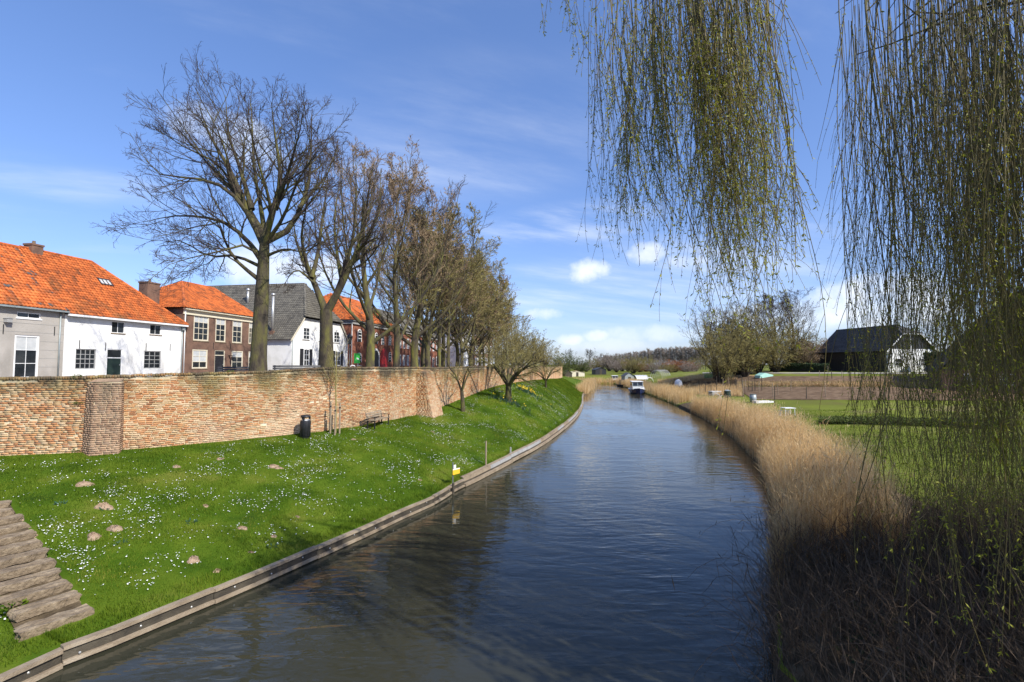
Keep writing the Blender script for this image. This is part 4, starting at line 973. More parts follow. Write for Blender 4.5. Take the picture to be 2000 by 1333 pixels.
# --- small trees on the grass bank
def orchard(seed, H, spread, tr, fork, dens=1.0, buds=2, bs=.05, nl=7, up=.03, twig_r=.006, lean=(0, 0)):
    g = np.random.default_rng(seed); fk = np.array((lean[0], lean[1], fork)); TP = resample(np.array([(0,0,-.25),(lean[0]*.2,lean[1]*.2,fork*.4),tuple(fk)]), 6); TR = np.linspace(1.25, .85, 6)*tr
    LP, LR = [], []
    for k in range(nl):
        az = k*2*math.pi/nl+g.normal(0, .25); s_ = spread*(.65+.5*g.random()); h_ = (H-fork)*(.45+.5*g.random()); dx, dy = math.cos(az), math.sin(az)
        pts = [fk-np.array((0, 0, .1)), fk+np.array((dx*s_*.35, dy*s_*.35, h_*.45)), fk+np.array((dx*s_*.75, dy*s_*.75, h_*.7)), fk+np.array((dx*s_, dy*s_, h_*(.75+.4*g.random())))]
        LP.append(resample(np.array(pts), 8)); LR.append(np.linspace(1, .2, 8)*tr*.55)
    thick, fine = crown_from(np.array(LP), np.array(LR), g, dens, buds, bs, 3, up, twig_r, 7, 6, 5, .8, .22, (.5,.5,.5))
    return [tubes(TP[None], TR[None], 9)]+thick, fine
p = on_bank(904, 803); tk, fn = orchard(31, 4.9, 2.2, .15, 1.5, .75, 1, .05, 4, lean=(-.05,.1)); mk_tree('fruit_tree', 'small forked fruit tree on the grass bank beside the buttress', tk, fn, MT['bark'], MT['twig_olive'], p, rz=.6)
p = on_bank(993, 783); tk, fn = orchard(32, 6.3, 3.3, .26, 1.3, 1.05, 4, .07, 8); mk_tree('fruit_tree', 'broad spreading fruit tree above a patch of daffodils on the bank', tk, fn, MT['bark'], MT['twig_olive'], p, rz=1.0)
p = on_bank(1066, 757); tk, fn = orchard(33, 4.0, 2.6, .13, .8, 1.0, 3, .06, 7); mk_tree('fruit_tree', 'low rounded bush tree at the far crest of the bank', tk, fn, MT['bark'], MT['twig_olive'], p)
# young staked tree
p = on_bank(655, 846)
g = np.random.default_rng(5)
TP = resample(np.array([(0,0,-.2),(.02,0,1.2),(-.02,0,2.3),(0,.02,4.3)]), 12)[None]; TR = np.linspace(.055, .012, 12)[None]
LP, LR = spawn(TP, TR, 12, .48, .95, .55, .42, 6, .14, g, .6, .3, .06); P2, R2 = spawn(LP, LR, 4, .2, 1, .5, .5, 5, .1, g, .7, .5, .1); R2 = np.maximum(R2, .005)
young = mk_tree('young_tree', 'slender young tree tied to three stakes before the brick wall', [tubes(TP, TR, 7), tubes(LP, np.maximum(LR, .008), 5)], [tubes(P2, R2, 3)], MT['twig_olive'], MT['twig_olive'], p)
for (px, hh) in ((645, 1.65), (654, 1.5), (663, 1.6)):
    q = on_bank(px, 847 if px != 654 else 850); st = thing('tree_stake', {645: 'wooden tree stake nearer the black bin', 654: 'wooden tree stake right against the young stem', 663: 'wooden tree stake nearer the park bench'}[px], 'stake', q, 0, 'stakes around the young tree')
    MB().tube([(0,0,-.2),(.01,0,hh)], [.045,.042], 8).build('pole', MT['timber'], st)
    MB().lathe([(.052, hh-.28), (.052, hh-.2)], 8).build('tie_band', MT['black'], st)

# --- a bushy variant: many stems from the ground, dense fine growth (height 10, radius 6)
def bushy(seed, nl=20, buds=10, bs=.36):
    g = np.random.default_rng(seed); LP, LR = [], []
    for k in range(nl):
        az = k*2.4+g.normal(0, .2); s_ = 5.6*math.sqrt((k+.5)/nl)*(.85+.3*g.random()); h_ = 9.6*(1-.42*(s_/6)**2)*(.85+.25*g.random()); dx, dy = math.cos(az), math.sin(az)
        LP.append(resample(np.array([(dx*.3, dy*.3, -.2), (dx*s_*.35, dy*s_*.35, h_*.38), (dx*s_*.75, dy*s_*.75, h_*.72), (dx*s_, dy*s_, h_)]), 8)); LR.append((1-.9*np.linspace(0, 1, 8))*.11)
    LP, LR = np.array(LP), np.array(LR)
    P1, R1 = spawn(LP, LR, 9, .12, .98, .8, .36, 6, .03, g, .5, .3, .2); P2, R2 = spawn(P1, np.maximum(R1, .02), 7, .1, 1, .8, .5, 5, .0, g, .6, .4, .25); R2 = np.clip(R2, .010, .02)
    t = g.random((len(P2), buds)); p, tan, _, _ = interp_poly(P2, t)
    return [tubes(LP, LR, 6), tubes(P1, np.maximum(R1, .02), 4)], [tubes(P2, R2, 3), quads_at(p.reshape(-1, 3), g, bs, .13, tan.reshape(-1, 3))]
# --- trees beyond, right of the river
rt = [(1395, 94, 598, 'V0', 'twig', 'tall bare tree at the river side of the thicket', 1.1), (1440, 96, 605, 'V2', 'twig_olive', 'leaning olive willow mass at the left of the thicket', 1.15), (1405, 88, 640, 'V2', 'twig_olive', 'low rounded olive willow at the edge of the thicket', 1.2), (1475, 98, 590, 'V0', 'twig', 'pale bare tree in the middle of the thicket', 1.2), (1510, 99, 577, 'V1', 'twig', 'largest bare tree crowning the thicket', 1.25), (1548, 100, 585, 'V0', 'twig', 'bare tree at the barn side of the thicket', 1.2),
      (1455, 90, 650, 'V2', 'twig_olive', 'low olive willow in front of the thicket', 1.35), (1515, 92, 655, 'V2', 'twig_olive', 'bushy olive growth under the largest bare tree', 1.4), (1570, 95, 660, 'V2', 'twig_red', 'brownish bush tree beside the hedge', 1.5), (1612, 100, 665, 'V2', 'twig_red', 'low brownish tree behind the barn end', 1.5), (1480, 93, 628, 'V2', 'twig_olive', 'tall olive willow in the middle of the thicket', 1.1), (1545, 97, 630, 'V2', 'twig_olive', 'rounded olive tree at the hedge side of the thicket', 1.1), (1425, 101, 618, 'V2', 'twig', 'grey brown tree at the back of the thicket', 1.1), (1590, 104, 668, 'V2', 'twig_olive', 'low olive bush behind the clipped hedge', 1.6), (1660, 110, 650, 'V0', 'twig_red', 'bare tree rising behind the dark barn roof', 1.2), (1850, 104, 610, 'V0', 'twig', 'bare tree behind the white gable', 1.1)]
BV = [None]
def zr_(x, y): return float(zR(x, y)) if y < YEND else zfar(y)
def put(v, lab, b, zz, Hh, wsc, rz, c):
    if v == 'V2':
        q = Hh/10
        if BV[0] is None:
            tk, fn = bushy(77); BV[0] = mk_tree('bushy_tree', lab, tk, fn, MT['bark_dark'], MT[c], (b.x, b.y, zz), rz=rz); o = BV[0]
        else: o = place_copy(BV[0], lab, (b.x, b.y, zz), rz, 1, None, c)
        o.scale = (q*wsc*.85, q*wsc*.85, q*1.05)
    else:
        s_ = Hh/19.3; place_copy({'V0': V0, 'V1': V1}[v], lab, (b.x, b.y, zz), rz, (s_*wsc, s_*wsc, s_), None, c)
for k, (px, Y, top, v, c, lab, wsc) in enumerate(rt):
    b = at(px, 715, Y); zz = zr_(b.x, Y)-.1; Hh = at(px, top, Y).z-zz; s_ = Hh/19.3
    put(v, lab, b, zz, Hh, wsc, k*2.1+.4, c)
# tall budding bushes against the far wall
for k, (px, Y, top, lab) in enumerate([(1010, 78, 640, 'olive budding bushy tree beside the end of the avenue'), (1040, 92, 650, 'rounded budding tree over the far wall'), (1062, 104, 668, 'last rounded tree over the far end of the town wall'), (985, 68, 655, 'dense budding bush tree under the avenue crowns')]):
    b = at(px, 716, Y); zz = STZ; Hh = at(px, top, Y).z-zz
    put('V2', lab, b, zz, Hh, [1.1, 1.2, 1.2, 1.1][k], k*1.3, 'twig_olive')
# poplar row far away
def poplar(seed):
    g = np.random.default_rng(seed); TP = resample(np.array([(0,0,-.3),(.1,0,6),(0,.1,12),(0,0,19)]), 10)[None]; TR = np.linspace(.24, .05, 10)[None]
    LP, LR = spawn(TP, TR, 30, .30, .98, .55, .30, 6, .10, g, .5, .3, .08); thick = [tubes(TP, TR, 6), tubes(LP, LR, 4)]
    P2, R2 = spawn(LP, LR, 9, .1, 1, .55, .45, 4, .06, g, .6, .5, .15); R2 = np.maximum(R2, .03); q = P2[:, 1:].reshape(-1, 3); return thick, [tubes(P2, R2, 3), quads_at(np.concatenate([q, q]), g, .95, .16)]
tk, fn = poplar(3); pop = None
for k in range(44):
    px = 1180+k*4.6; Y = 330-k*1.3-(k % 2)*14; b = at(px, 715, Y); top = np.interp(px, [1182, 1230, 1290, 1380], [698, 692, 684, 682])+random.uniform(-2, 3); zz = zfar(Y)-.1; Hh = at(px, top, Y).z-zz
    if pop is None: pop = mk_tree('poplar', 'bare reddish poplar in the long row beyond the river bend', tk, fn, MT['bark_dark'], MT['twig_far_haze'], (b.x, b.y, zz), group='far poplar row', sc=Hh/19)
    else: place_copy(pop, 'bare reddish poplar in the long row beyond the river bend', (b.x, b.y, zz), k*1.1, (Hh/19*1.25, Hh/19*1.25, Hh/19), 'far poplar row')
fb = [(1100, 165, 690, 'V2', 'twig_green', 'green bush beside the far end of the town wall', 1.5), (1112, 240, 682, 'V0', 'twig', 'small bare tree on the far meadow left of the bend', 1.0), (1132, 168, 700, 'V2', 'twig_green', 'round green bush behind the yellowish low shed', 1.7), (1152, 250, 684, 'V1', 'twig', 'bare round topped tree standing alone on the far meadow', .9), (1175, 260, 693, 'V2', 'twig', 'pale thicket tree left of the poplar row', 1.4), (1190, 220, 693, 'V2', 'twig_far_haze', 'brownish bush in front of the first poplars', 1.8), (1215, 210, 700, 'V2', 'twig_far_haze', 'rust brown bush below the poplars', 2.0),
      (1237, 175, 697, 'V2', 'twig_olive', 'yellow olive willow bush at the river bend', 1.6), (1262, 200, 697, 'V2', 'twig_olive', 'olive thicket tree under the poplars', 1.9), (1290, 215, 700, 'V2', 'twig_far_haze', 'dark reddish bush right of the yellow willow', 1.9), (1318, 190, 704, 'V2', 'beech', 'russet leaved hedge bush under the poplars', 2.6), (1338, 185, 706, 'V2', 'beech', 'low russet bush nearer the thicket', 2.6), (1300, 260, 690, 'V0', 'twig', 'single pale bare tree before the poplars', 1.0), (1205, 300, 696, 'V2', 'twig_green', 'distant greenish tree behind the small bushes', 1.8),
      (1088, 150, 698, 'V2', 'twig_green', 'green shrub hugging the far wall corner', 1.4), (1163, 230, 701, 'V2', 'twig_olive', 'olive shrub behind the black field shed', 2.0), (1204, 190, 706, 'V2', 'twig_far_haze', 'low brown shrub behind the small white boat', 1.8), (1226, 205, 704, 'V2', 'twig_olive', 'olive shrub in front of the orange roof', 1.9), (1250, 190, 709, 'V2', 'beech', 'low russet shrub beside the yellow willow bush', 2.2), (1276, 175, 710, 'V2', 'twig_far_haze', 'low brown shrub above the navy cruiser', 2.2), (1306, 170, 712, 'V2', 'twig_olive', 'low olive shrub above the hoop tunnels', 2.2), (1345, 165, 708, 'V2', 'twig_far_haze', 'brown shrub between the russet hedge and the thicket', 2.0), (1358, 200, 700, 'V2', 'twig_olive', 'olive tree joining the thicket to the poplars', 1.6), (1336, 240, 700, 'V2', 'twig', 'grey brown shrub at the foot of the last poplars', 2.0), (1145, 200, 706, 'V2', 'twig_far_haze', 'low reddish shrub left of the black field shed', 2.0)]
for k, (px, Y, top, v, c, lab, wsc) in enumerate(fb):
    b = at(px, 715, Y); zz = zr_(b.x, Y)-.15; Hh = at(px, top, Y).z-zz; s_ = Hh/19.3
    put(v, lab, b, zz, Hh, wsc, k*1.7+.4, c)
# ================================================================== grass, daisies, reeds
g = np.random.default_rng(99)
def bank_points(n, power=1.0, keep=None):
    """random points on the bank surface between edge and wall, denser near the camera"""
    out = []
    NSl = np.arange(NS)
    need = n
    A = EW; Bw = WW[:, :2]
    mid = (A+Bw)/2; dist = np.hypot(mid[:, 0], mid[:, 1]); wdt = np.hypot(*(A-Bw).T); stp = np.gradient(seglen((A+Bw)/2))
    vis = (WW[:, 1] > 13) & (EW[:, 1] < 95)
    wgt = wdt*stp/np.maximum(dist, 8)**power*vis; cdf = np.cumsum(wgt)/wgt.sum()
    u = np.interp(g.random(n), cdf, NSl); t = g.random(n)*.985+.008
    fx = lambda arr: np.interp(u, NSl, arr)
    x = fx(EW[:, 0])*(1-t)+fx(WW[:, 0])*t; y = fx(EW[:, 1])*(1-t)+fx(WW[:, 1])*t
    pr = .55*t+.45*np.sin(t*np.pi/2)
    z = Zt-.02+(fx(WW[:, 2])-Zt)*pr
    # exact grid height by bilinear lookup
    jj = np.interp(t, T, np.arange(NC)); i0 = np.minimum(u.astype(int), NS-2); j0 = np.minimum(jj.astype(int), NC-2); a = u-i0; b = jj-j0
    G = BZ; z = (G[i0, j0]*(1-a)*(1-b)+G[i0+1, j0]*a*(1-b)+G[i0, j0+1]*(1-a)*b+G[i0+1, j0+1]*a*b)
    return np.stack([x, y, z], 1), t
BZ = np.zeros((NS, NC)); co = np.zeros(NS*NC*3, np.float32); bank.data.vertices.foreach_get('co', co); BZ = co.reshape(NS, NC, 3)[..., 2]
def blades(P, h, w, lean, g):
    n = len(P); az = g.random(n)*2*np.pi; d = np.stack([np.cos(az), np.sin(az), np.zeros(n)], 1); e = np.stack([-np.sin(az), np.cos(az), np.zeros(n)], 1)
    V = np.stack([P-e*w[:, None]/2, P+e*w[:, None]/2, P+d*(h*lean)[:, None]+np.array([0, 0, 1])*h[:, None]], 1)
    return V.reshape(-1, 3), np.arange(3*n).reshape(-1, 3)
P, t = bank_points(320000, 1.35)
dist = np.hypot(P[:, 0], P[:, 1]); cl = noise2(P[:, 0], P[:, 1], 1.1, 2)
h = (.035+.03*g.random(len(P))+.02*np.clip(cl, -1, 1.5)+.05*(t < .05))*(1+.012*dist); w = (.007+.005*g.random(len(P)))*(.7+dist/22)
_lo, _hi = np.array(on_bank(116, 1214)), np.array(on_bank(-22, 996)); _d = (_lo-_hi)[:2]; _L = np.linalg.norm(_d); _d /= _L
def off_steps(P):
    r = P[:, :2]-_hi[:2]; a = r @ _d; b = r @ np.array((-_d[1], _d[0])); return ~((a > -.4) & (a < _L+.3) & (np.abs(b+.0) < .56))
_k = off_steps(P); P, h, w = P[_k], h[_k], w[_k]
V, F = blades(P-np.array([0, 0, .004]), h, w, g.random(len(P))*.9, g)
tag(link('grass', npmesh('grass', V, F), None, MT['blade']), 'short green lawn grass covering the sloping river bank', 'grass', kind='stuff')
# daisies in drifts
P, t = bank_points(150000, .85)
cl = noise2(P[:, 0], P[:, 1], .9, 8)+.6*noise2(P[:, 0], P[:, 1], 2.7, 4); fine_ = noise2(P[:, 0], P[:, 1], 5.0, 1)
keep = (g.random(len(P)) < np.clip(.035+.22*(cl > .1)+.3*(cl > .9), 0, 1)*(.35+.65*(fine_ > 0))) & (t > .06) & (t < .93) & (P[:, 1] < 60)
P = P[keep]; P = P[off_steps(P)]; n = len(P); q = np.arange(6)*np.pi/3; rad = (.0115+.0055*g.random(n))*(1+.006*np.hypot(P[:, 0], P[:, 1]))
nrm = g.normal(0, .28, (n, 2)); C = P+np.array([0, 0, .055])
ring = np.stack([np.cos(q), np.sin(q)], 1)[None]*rad[:, None, None]
z = (ring*nrm[:, None]).sum(2, keepdims=True); R_ = np.concatenate([ring, z], 2)+C[:, None]
V = np.concatenate([C[:, None]+np.array([0, 0, .004]), R_], 1); i = np.arange(n)[:, None]*7
F = np.stack([np.broadcast_to(i, (n, 6)), i+1+np.arange(6)[None], i+1+(np.arange(6)[None]+1) % 6], -1).reshape(-1, 3)
tag(link('daisies', npmesh('daisies', V.reshape(-1, 3), F), None, MT['daisy']), 'white daisies scattered in drifts over the grass bank', 'daisies', kind='stuff')
# molehills
mh = [(165,943,1.1,.55),(203,988,1,.8),(225,1031,.95,.8),(183,1046,.95,.7),(378,1091,1.05,.55),(424,1112,.6,.6),(534,908,.9,.5),(545,911,.7,.5),(474,1029,.7,.6),(402,985,.45,.6),(36,1013,.75,.9),(66,1044,.45,.6),(690,855,.7,.35),(820,934,.45,.5),(845,840,.6,.35),(582,1006,.4,.5),(345,908,.8,.35),(535,1044,.6,.4),(712,1138-128,.35,.5),(430,893,.7,.3),(490,1075,.4,.4)]
for k, (px, py, s_, hh) in enumerate(mh):
    p = on_bank(px, py+4)
    if p is None: continue
    gg = np.random.default_rng(200+k); nr, na = 7, 18; V = [(0, 0, 1)]; F = []
    r0 = .155*s_*max(.6, min(1.3, p.length/15)); hz = .14*hh*s_
    for i in range(1, nr+1):
        for j in range(na):
            q = 2*math.pi*j/na; f = i/nr; rr = r0*f*(1+.22*math.sin(q*2+k)+.12*math.sin(q*3+2*k)+.05*gg.normal()); V.append((rr*math.cos(q)*1.2, rr*math.sin(q), max(0, (1-f*f))*(1+.18*gg.normal())))
    V = np.array(V, float); V[:, 2] = V[:, 2]*hz*1.2-.012+gg.normal(0, .011, len(V)); V[:, :2] += gg.normal(0, .008, (len(V), 2)); V[-na:, 2] = -.05
    for j in range(na): F.append((0, 1+j, 1+(j+1) % na))
    for i in range(nr-1):
        for j in range(na): a = 1+i*na+j; b = 1+i*na+(j+1) % na; F += [(a, a+na, b+na), (a, b+na, b)]
    # lie on the slope
    for v in V: v[2] += bank_z(p.x+v[0], p.y+v[1], p.z)-p.z
    me = npmesh('molehill', V, F, True); o = link('molehill', me, None, MT['soil'], p)
    sz = 'large' if s_ >= .9 else ('small' if s_ <= .5 else 'medium sized'); wh = 'beside the stone steps' if px < 80 else ('near the foot of the wall' if py < 915 and px < 900 else ('above the timber edging' if py > 1065 or (px > 500 and py > 1000) else ('below the dark buttress' if px < 260 else 'in the middle of the daisy bank')))
    tag(o, sz+' dry brown molehill '+wh, 'molehill', 'molehills on the grass bank')
# stone steps
dsc = Vector((.86, -.51, 0)).normalized()
st = thing('garden_steps', 'mossy stone slab steps running down the grass bank to the river', 'steps')
lo = on_bank(116, 1214); hi = on_bank(-22, 996); nst = 12
dsc = (lo-hi); dsc.z = 0; dsc.normalize(); wd = Vector((-dsc.y, dsc.x, 0))
if wd.y < 0: wd = -wd
wd = (wd*.9+dsc*-.02).normalized(); ax = wd.cross(UP)
mb = MB(); pv = None
for k in range(25):
    f = -.04+1.06*k/24; c = hi.lerp(lo, f); cur = [Vector((q.x, q.y, bank_z(q.x, q.y, q.z)+.035)) for q in (c-wd*.60, c+wd*.42)]
    if pv: mb.face([pv[0], pv[1], cur[1], cur[0]])
    pv = cur
mb.build('earth_bed', MT['reed_litter'], st)
for k in range(nst):
    f = k/(nst-1); c = hi.lerp(lo, f); L_ = 1.04+random.uniform(-.09, .1); sh = random.uniform(-.05, .05); bm = bmesh.new(); bmesh.ops.create_cube(bm, size=1)
    bmesh.ops.subdivide_edges(bm, edges=bm.edges, cuts=4, use_grid_fill=True)
    for v in bm.verts:
        x, y, z = v.co; e = 1-.08*abs(2*x)**6
        w_ = .40; v.co = Vector((x*L_+.03*math.sin(9*y+k)+.03*math.sin(k*3+z*4), y*w_*e+.02*math.sin(x*14+k*2)+.012*math.sin(x*31+k), z*.17*(1-.06*abs(2*y)**4)+.012*math.sin(x*17+y*9+k)+.008*math.sin(x*37+y*23)))
    bmesh.ops.bevel(bm, geom=[], offset=0) if False else None
    me = bpy.data.meshes.new('step_slab'); bm.to_mesh(me); bm.free(); o = link('step_slab', me, st, MT['stone'])
    M = Matrix((wd, ax, UP)).transposed().to_4x4(); M.translation = c+UP*(.075-.05*(k == nst-1))+wd*sh+(wd*-.1); o.matrix_basis = M
# low weeds near the steps
def leafy(name, label, p, n, r, h, ls, mat, asp=.5, seed=1, cat='plant', group=None):
    gg = np.random.default_rng(seed); q = gg.random(n)*2*np.pi; rr = r*np.sqrt(gg.random(n)); P = np.stack([rr*np.cos(q), rr*np.sin(q), h*gg.random(n)*(1-.5*(rr/r)**2)], 1)
    V, F = quads_at(P, gg, ls, asp, np.stack([np.cos(q), np.sin(q), np.full(n, .5)], 1)); o = thing(name, label, cat, p, 0, group); link('leaves', npmesh('leaves', V, F), o, mat)
    MB().tube([(0,0,-.05),(0,0,h*.6)], [.012,.006], 5).build('stem', MT['twig_olive'], o); return o
leafy('weed', 'bright green leafy weed growing beside the lowest steps', on_bank(25, 1195), 130, .22, .22, .07, MT['blade'], .6, 3)
for k, (s_, off, lab) in enumerate([(-1.05, -.05, 'green weed tuft on the wall top beside the dark buttress'), (-.98, -1.1, 'green weed tuft rooted in the joint half way up the dark buttress'), (4.2, -.02, 'small moss tuft on the wall coping before the brick house'), (-1.0, -2.7, 'green tuft at the foot of the dark buttress')]):
    o_, t_, n__, zf_, zt_ = wframe(buttS[0]+s_); leafy('wall_weed', lab, o_+n__*.06+UP*(zt_+off if off > -2 else zf_+.02), 70, .13, .10, .06, MT['twig_green'], .5, 70+k)
for k, (px, py) in enumerate([(118, 985), (205, 1000-5), (375, 1020), (530, 1078-10), (235, 1062)]):
    q = on_bank(px, py)
    if q: leafy('thistle', 'flat grey green thistle rosette among the daisies', q, 24, .12, .04, .10, MT['leafblue'], .3, 50+k, 'thistle', 'thistle rosettes in the lawn')
# daffodils
def daffs(label, pxs, n, sx, seed):
    gg = np.random.default_rng(seed); c = on_bank(*pxs); o = thing('daffodil_patch', label, 'daffodils', c); L1 = []; Fq = []
    P = np.stack([gg.normal(0, sx, n), gg.normal(0, .35, n), np.zeros(n)], 1)
    for p in P: p[2] = bank_z(c.x+p[0], c.y+p[1], c.z)-c.z
    V, F = blades(np.repeat(P, 7, 0)+gg.normal(0, .05, (n*7, 3))*np.array([1, 1, 0]), .28+.1*gg.random(n*7), np.full(n*7, .03), gg.random(n*7)*.5, gg); tag(link('leaves', npmesh('leaves', V, F), o, MT['leafblue']), kind='stuff')
    nb = n if 'yellow' in label else n//5; Q = P[:nb]+np.stack([gg.normal(0, .05, nb), gg.normal(0, .05, nb), .33+.08*gg.random(nb)], 1)
    V, F = quads_at(np.repeat(Q, 5, 0), gg, .07, .9); tag(link('blooms', npmesh('blooms', V, F), o, MT['daff']), kind='stuff')
daffs('yellow daffodils in bloom behind the broad fruit tree', (1028, 766), 70, .75, 3)
daffs('dark leaved daffodil clump around the foot of the broad fruit tree', (995, 786), 60, .8, 4)

# brown reed bed floor
ys = np.arange(-8, 66, 1.0); fr_ = np.linspace(0, 1, 18)**2; wd_ = np.interp(ys, [-8, 8, 14, 22, 30, 40, 52, 66], [12, 11, 6.5, 3.4, 3.1, 2.7, 2.4, 2.2])
gx = xR(ys)[:, None]-.12+wd_[:, None]*fr_[None]; gy = np.repeat(ys[:, None], 18, 1); gz = zR(gx, gy)+.05
V = np.stack([gx, gy, gz], -1).reshape(-1, 3); ii = np.arange(gx.size).reshape(gx.shape); F = np.stack([ii[:-1, :-1], ii[:-1, 1:], ii[1:, 1:], ii[1:, :-1]], -1).reshape(-1, 4)
tag(link('reed_bed', npmesh('reed_bed', V, F, True), None, MT['reed_litter']), kind='structure')
# ---- reeds on the right bank
def reed_mesh(P, h, g, w0=.010, lean_dir=None, K=4, plume=.5):
    n = len(P); az = g.random(n)*2*np.pi; e = np.stack([np.cos(az), np.sin(az), np.zeros(n)], 1)
    ld = np.stack([g.normal(.05, .12, n), g.normal(.08, .12, n), np.zeros(n)], 1) if lean_dir is None else lean_dir
    Vs = []
    for k in range(K):
        f = k/(K-1); c = P+np.array([0, 0, 1])*(h*f)[:, None]+ld*(h*f**1.8)[:, None]; ww = w0*(1-.75*f)*np.ones(n)
        Vs += [c-e*ww[:, None], c+e*ww[:, None]]
    V = np.stack(Vs, 1); i = np.arange(n)[:, None]*(2*K); q = []
    for k in range(K-1): q.append(np.concatenate([i+2*k, i+2*k+1, i+2*k+3, i+2*k+2], 1))
    F = np.stack(q, 1).reshape(-1, 4); out = [(V.reshape(-1, 3), F)]
    # hanging leaves
    m = n; t = .25+.6*g.random(m); c = P+np.array([0, 0, 1])*(h*t)[:, None]+ld*(h*t**1.8)[:, None]; dd = np.stack([g.normal(.1, .35, m), g.normal(.1, .35, m), .9+.4*g.random(m)], 1)
    out.append(quads_at(c, g, .55, .022, dd))
    if plume:
        s_ = g.random(n) < plume; c = (P+np.array([0, 0, 1])*h[:, None]+ld*h[:, None])[s_]; dd = np.stack([g.normal(.2, .25, len(c)), g.normal(.2, .25, len(c)), np.ones(len(c))], 1)
        out.append(quads_at(c-np.array([0, 0, .05]), g, .24, .07, dd))
    return merge(out)
def scatter_right(n, y0, y1, d0, d1, power=0.0, seed=1):
    gg = np.random.default_rng(seed); y = y0+(y1-y0)*gg.random(n)**(1+power); dd = d0(y)+(d1(y)-d0(y))*gg.random(n); x = xR(y)+dd; return np.stack([x, y, zR(x, y)-.03], 1), gg
c0 = lambda a: (lambda y: np.full(len(y), a))
dw = lambda y: np.interp(y, [10, 16, 22, 30, 40, 52, 70, 110], [3.8, 3.3, 3.0, 2.8, 2.4, 2.1, 2.0, 2.0])
P, gg = scatter_right(32000, 12.5, 62, c0(.05), dw, .45, 1)
cl = noise2(P[:, 0], P[:, 1], 1.0, 6); h = np.clip(1.4+.95*gg.random(len(P))**2+.42*cl, .7, 2.7)*np.interp(P[:, 0]-xR(P[:, 1]), [0, .6, 3, 5], [.62, .95, 1, .8])*np.interp(P[:, 1], [12, 30, 60], [1, 1, .75])
tk_ = (noise2(P[:, 0], P[:, 1], 1.6, 9) > -.55) | (gg.random(len(P)) < .25); P = P[tk_]; h = h[tk_]
# the green gap by the fence, low growth
gap = (P[:, 1] > 58) & (P[:, 1] < 68); P = P[~gap]; h = h[~gap]
V, F = reed_mesh(P, h, gg, .0065); tag(link('reeds', npmesh('reeds', V, F), None, MT['reed']), 'tall dry tan reeds lining the right river bank', 'reeds', kind='stuff')
P, gg = scatter_right(9000, 60, YEND-3, c0(.1), lambda y: np.interp(y, [60, 75, 90, 140], [2.5, 4, 3, 3]), 0, 2)
h = np.clip(1.2+.4*gg.random(len(P))+.25*noise2(P[:, 0], P[:, 1], .6, 2), .4, 1.9); gap = ((P[:, 1] > 60) & (P[:, 1] < 66)) | ((P[:, 1] > 88) & (P[:, 1] < 98) & (gg.random(len(P)) < .6)); P, h = P[~gap], h[~gap]
V, F = reed_mesh(P, h, gg, .02); tag(link('reeds', npmesh('reeds', V, F), None, MT['reed']), 'far fringe of dry reeds along the right bank near the moored boats', 'reeds', kind='stuff')
# reeds round the far bend
gg = np.random.default_rng(12); n = 7000; x = np.where(gg.random(n) < .55, 14+12*gg.random(n), 24+18*gg.random(n)); y = np.where(x < 26, 0, YEND)+0.0
xe = lambda yy: np.interp(yy, E[:, 1], E[:, 0])
yy = np.where(gg.random(n) < .55, e_last[1]+3+45*gg.random(n), YEND+.3+5*gg.random(n)**2); xx = np.where(yy < YEND-2, xe(yy)+gg.normal(-.3, .7, n), 12+32*gg.random(n))
zz = np.where(yy < YEND-1, .25, np.interp(yy, ys_f, zs_f)); P = np.stack([xx, yy, zz], 1); h = 1.1+.6*gg.random(n)+.2*noise2(xx, yy, .5)
V, F = reed_mesh(P, h, gg, .03); tag(link('reeds', npmesh('reeds', V, F), None, MT['reed']), 'reddish tan reeds round the river bend beyond the grass bank', 'reeds', kind='stuff')
# dead tangled stems close by in the willow shade
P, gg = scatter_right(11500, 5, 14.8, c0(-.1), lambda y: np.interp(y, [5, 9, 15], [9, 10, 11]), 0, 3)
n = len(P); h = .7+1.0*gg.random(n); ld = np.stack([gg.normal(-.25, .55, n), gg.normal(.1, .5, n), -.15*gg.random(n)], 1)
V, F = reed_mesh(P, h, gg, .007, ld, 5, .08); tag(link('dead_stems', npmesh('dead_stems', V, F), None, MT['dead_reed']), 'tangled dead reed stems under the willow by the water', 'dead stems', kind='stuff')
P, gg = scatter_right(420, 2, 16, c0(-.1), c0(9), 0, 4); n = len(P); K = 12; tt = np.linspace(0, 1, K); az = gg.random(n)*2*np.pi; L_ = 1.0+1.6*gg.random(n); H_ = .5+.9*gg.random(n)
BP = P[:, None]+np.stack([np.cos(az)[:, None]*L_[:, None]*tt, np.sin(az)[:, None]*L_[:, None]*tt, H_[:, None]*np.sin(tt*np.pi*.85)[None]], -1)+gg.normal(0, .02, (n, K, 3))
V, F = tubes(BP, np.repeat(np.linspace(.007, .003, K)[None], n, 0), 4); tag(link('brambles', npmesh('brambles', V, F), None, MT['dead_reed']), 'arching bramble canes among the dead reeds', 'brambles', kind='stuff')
# rough grass on the lawn right of the reeds
gg = np.random.default_rng(8); n = 75000; y = 12+36*gg.random(n)**1.2; dd = dw(y)-.5+14*gg.random(n); x = xR(y)+dd; P = np.stack([x, y, zR(x, y)-.01], 1)
V, F = blades(P, .05+.06*gg.random(n), .014+.012*gg.random(n), gg.random(n)*.8, gg); tag(link('lawn_grass', npmesh('lawn_grass', V, F), None, MT['blade']), 'bright green lawn behind the reeds', 'grass', kind='stuff')
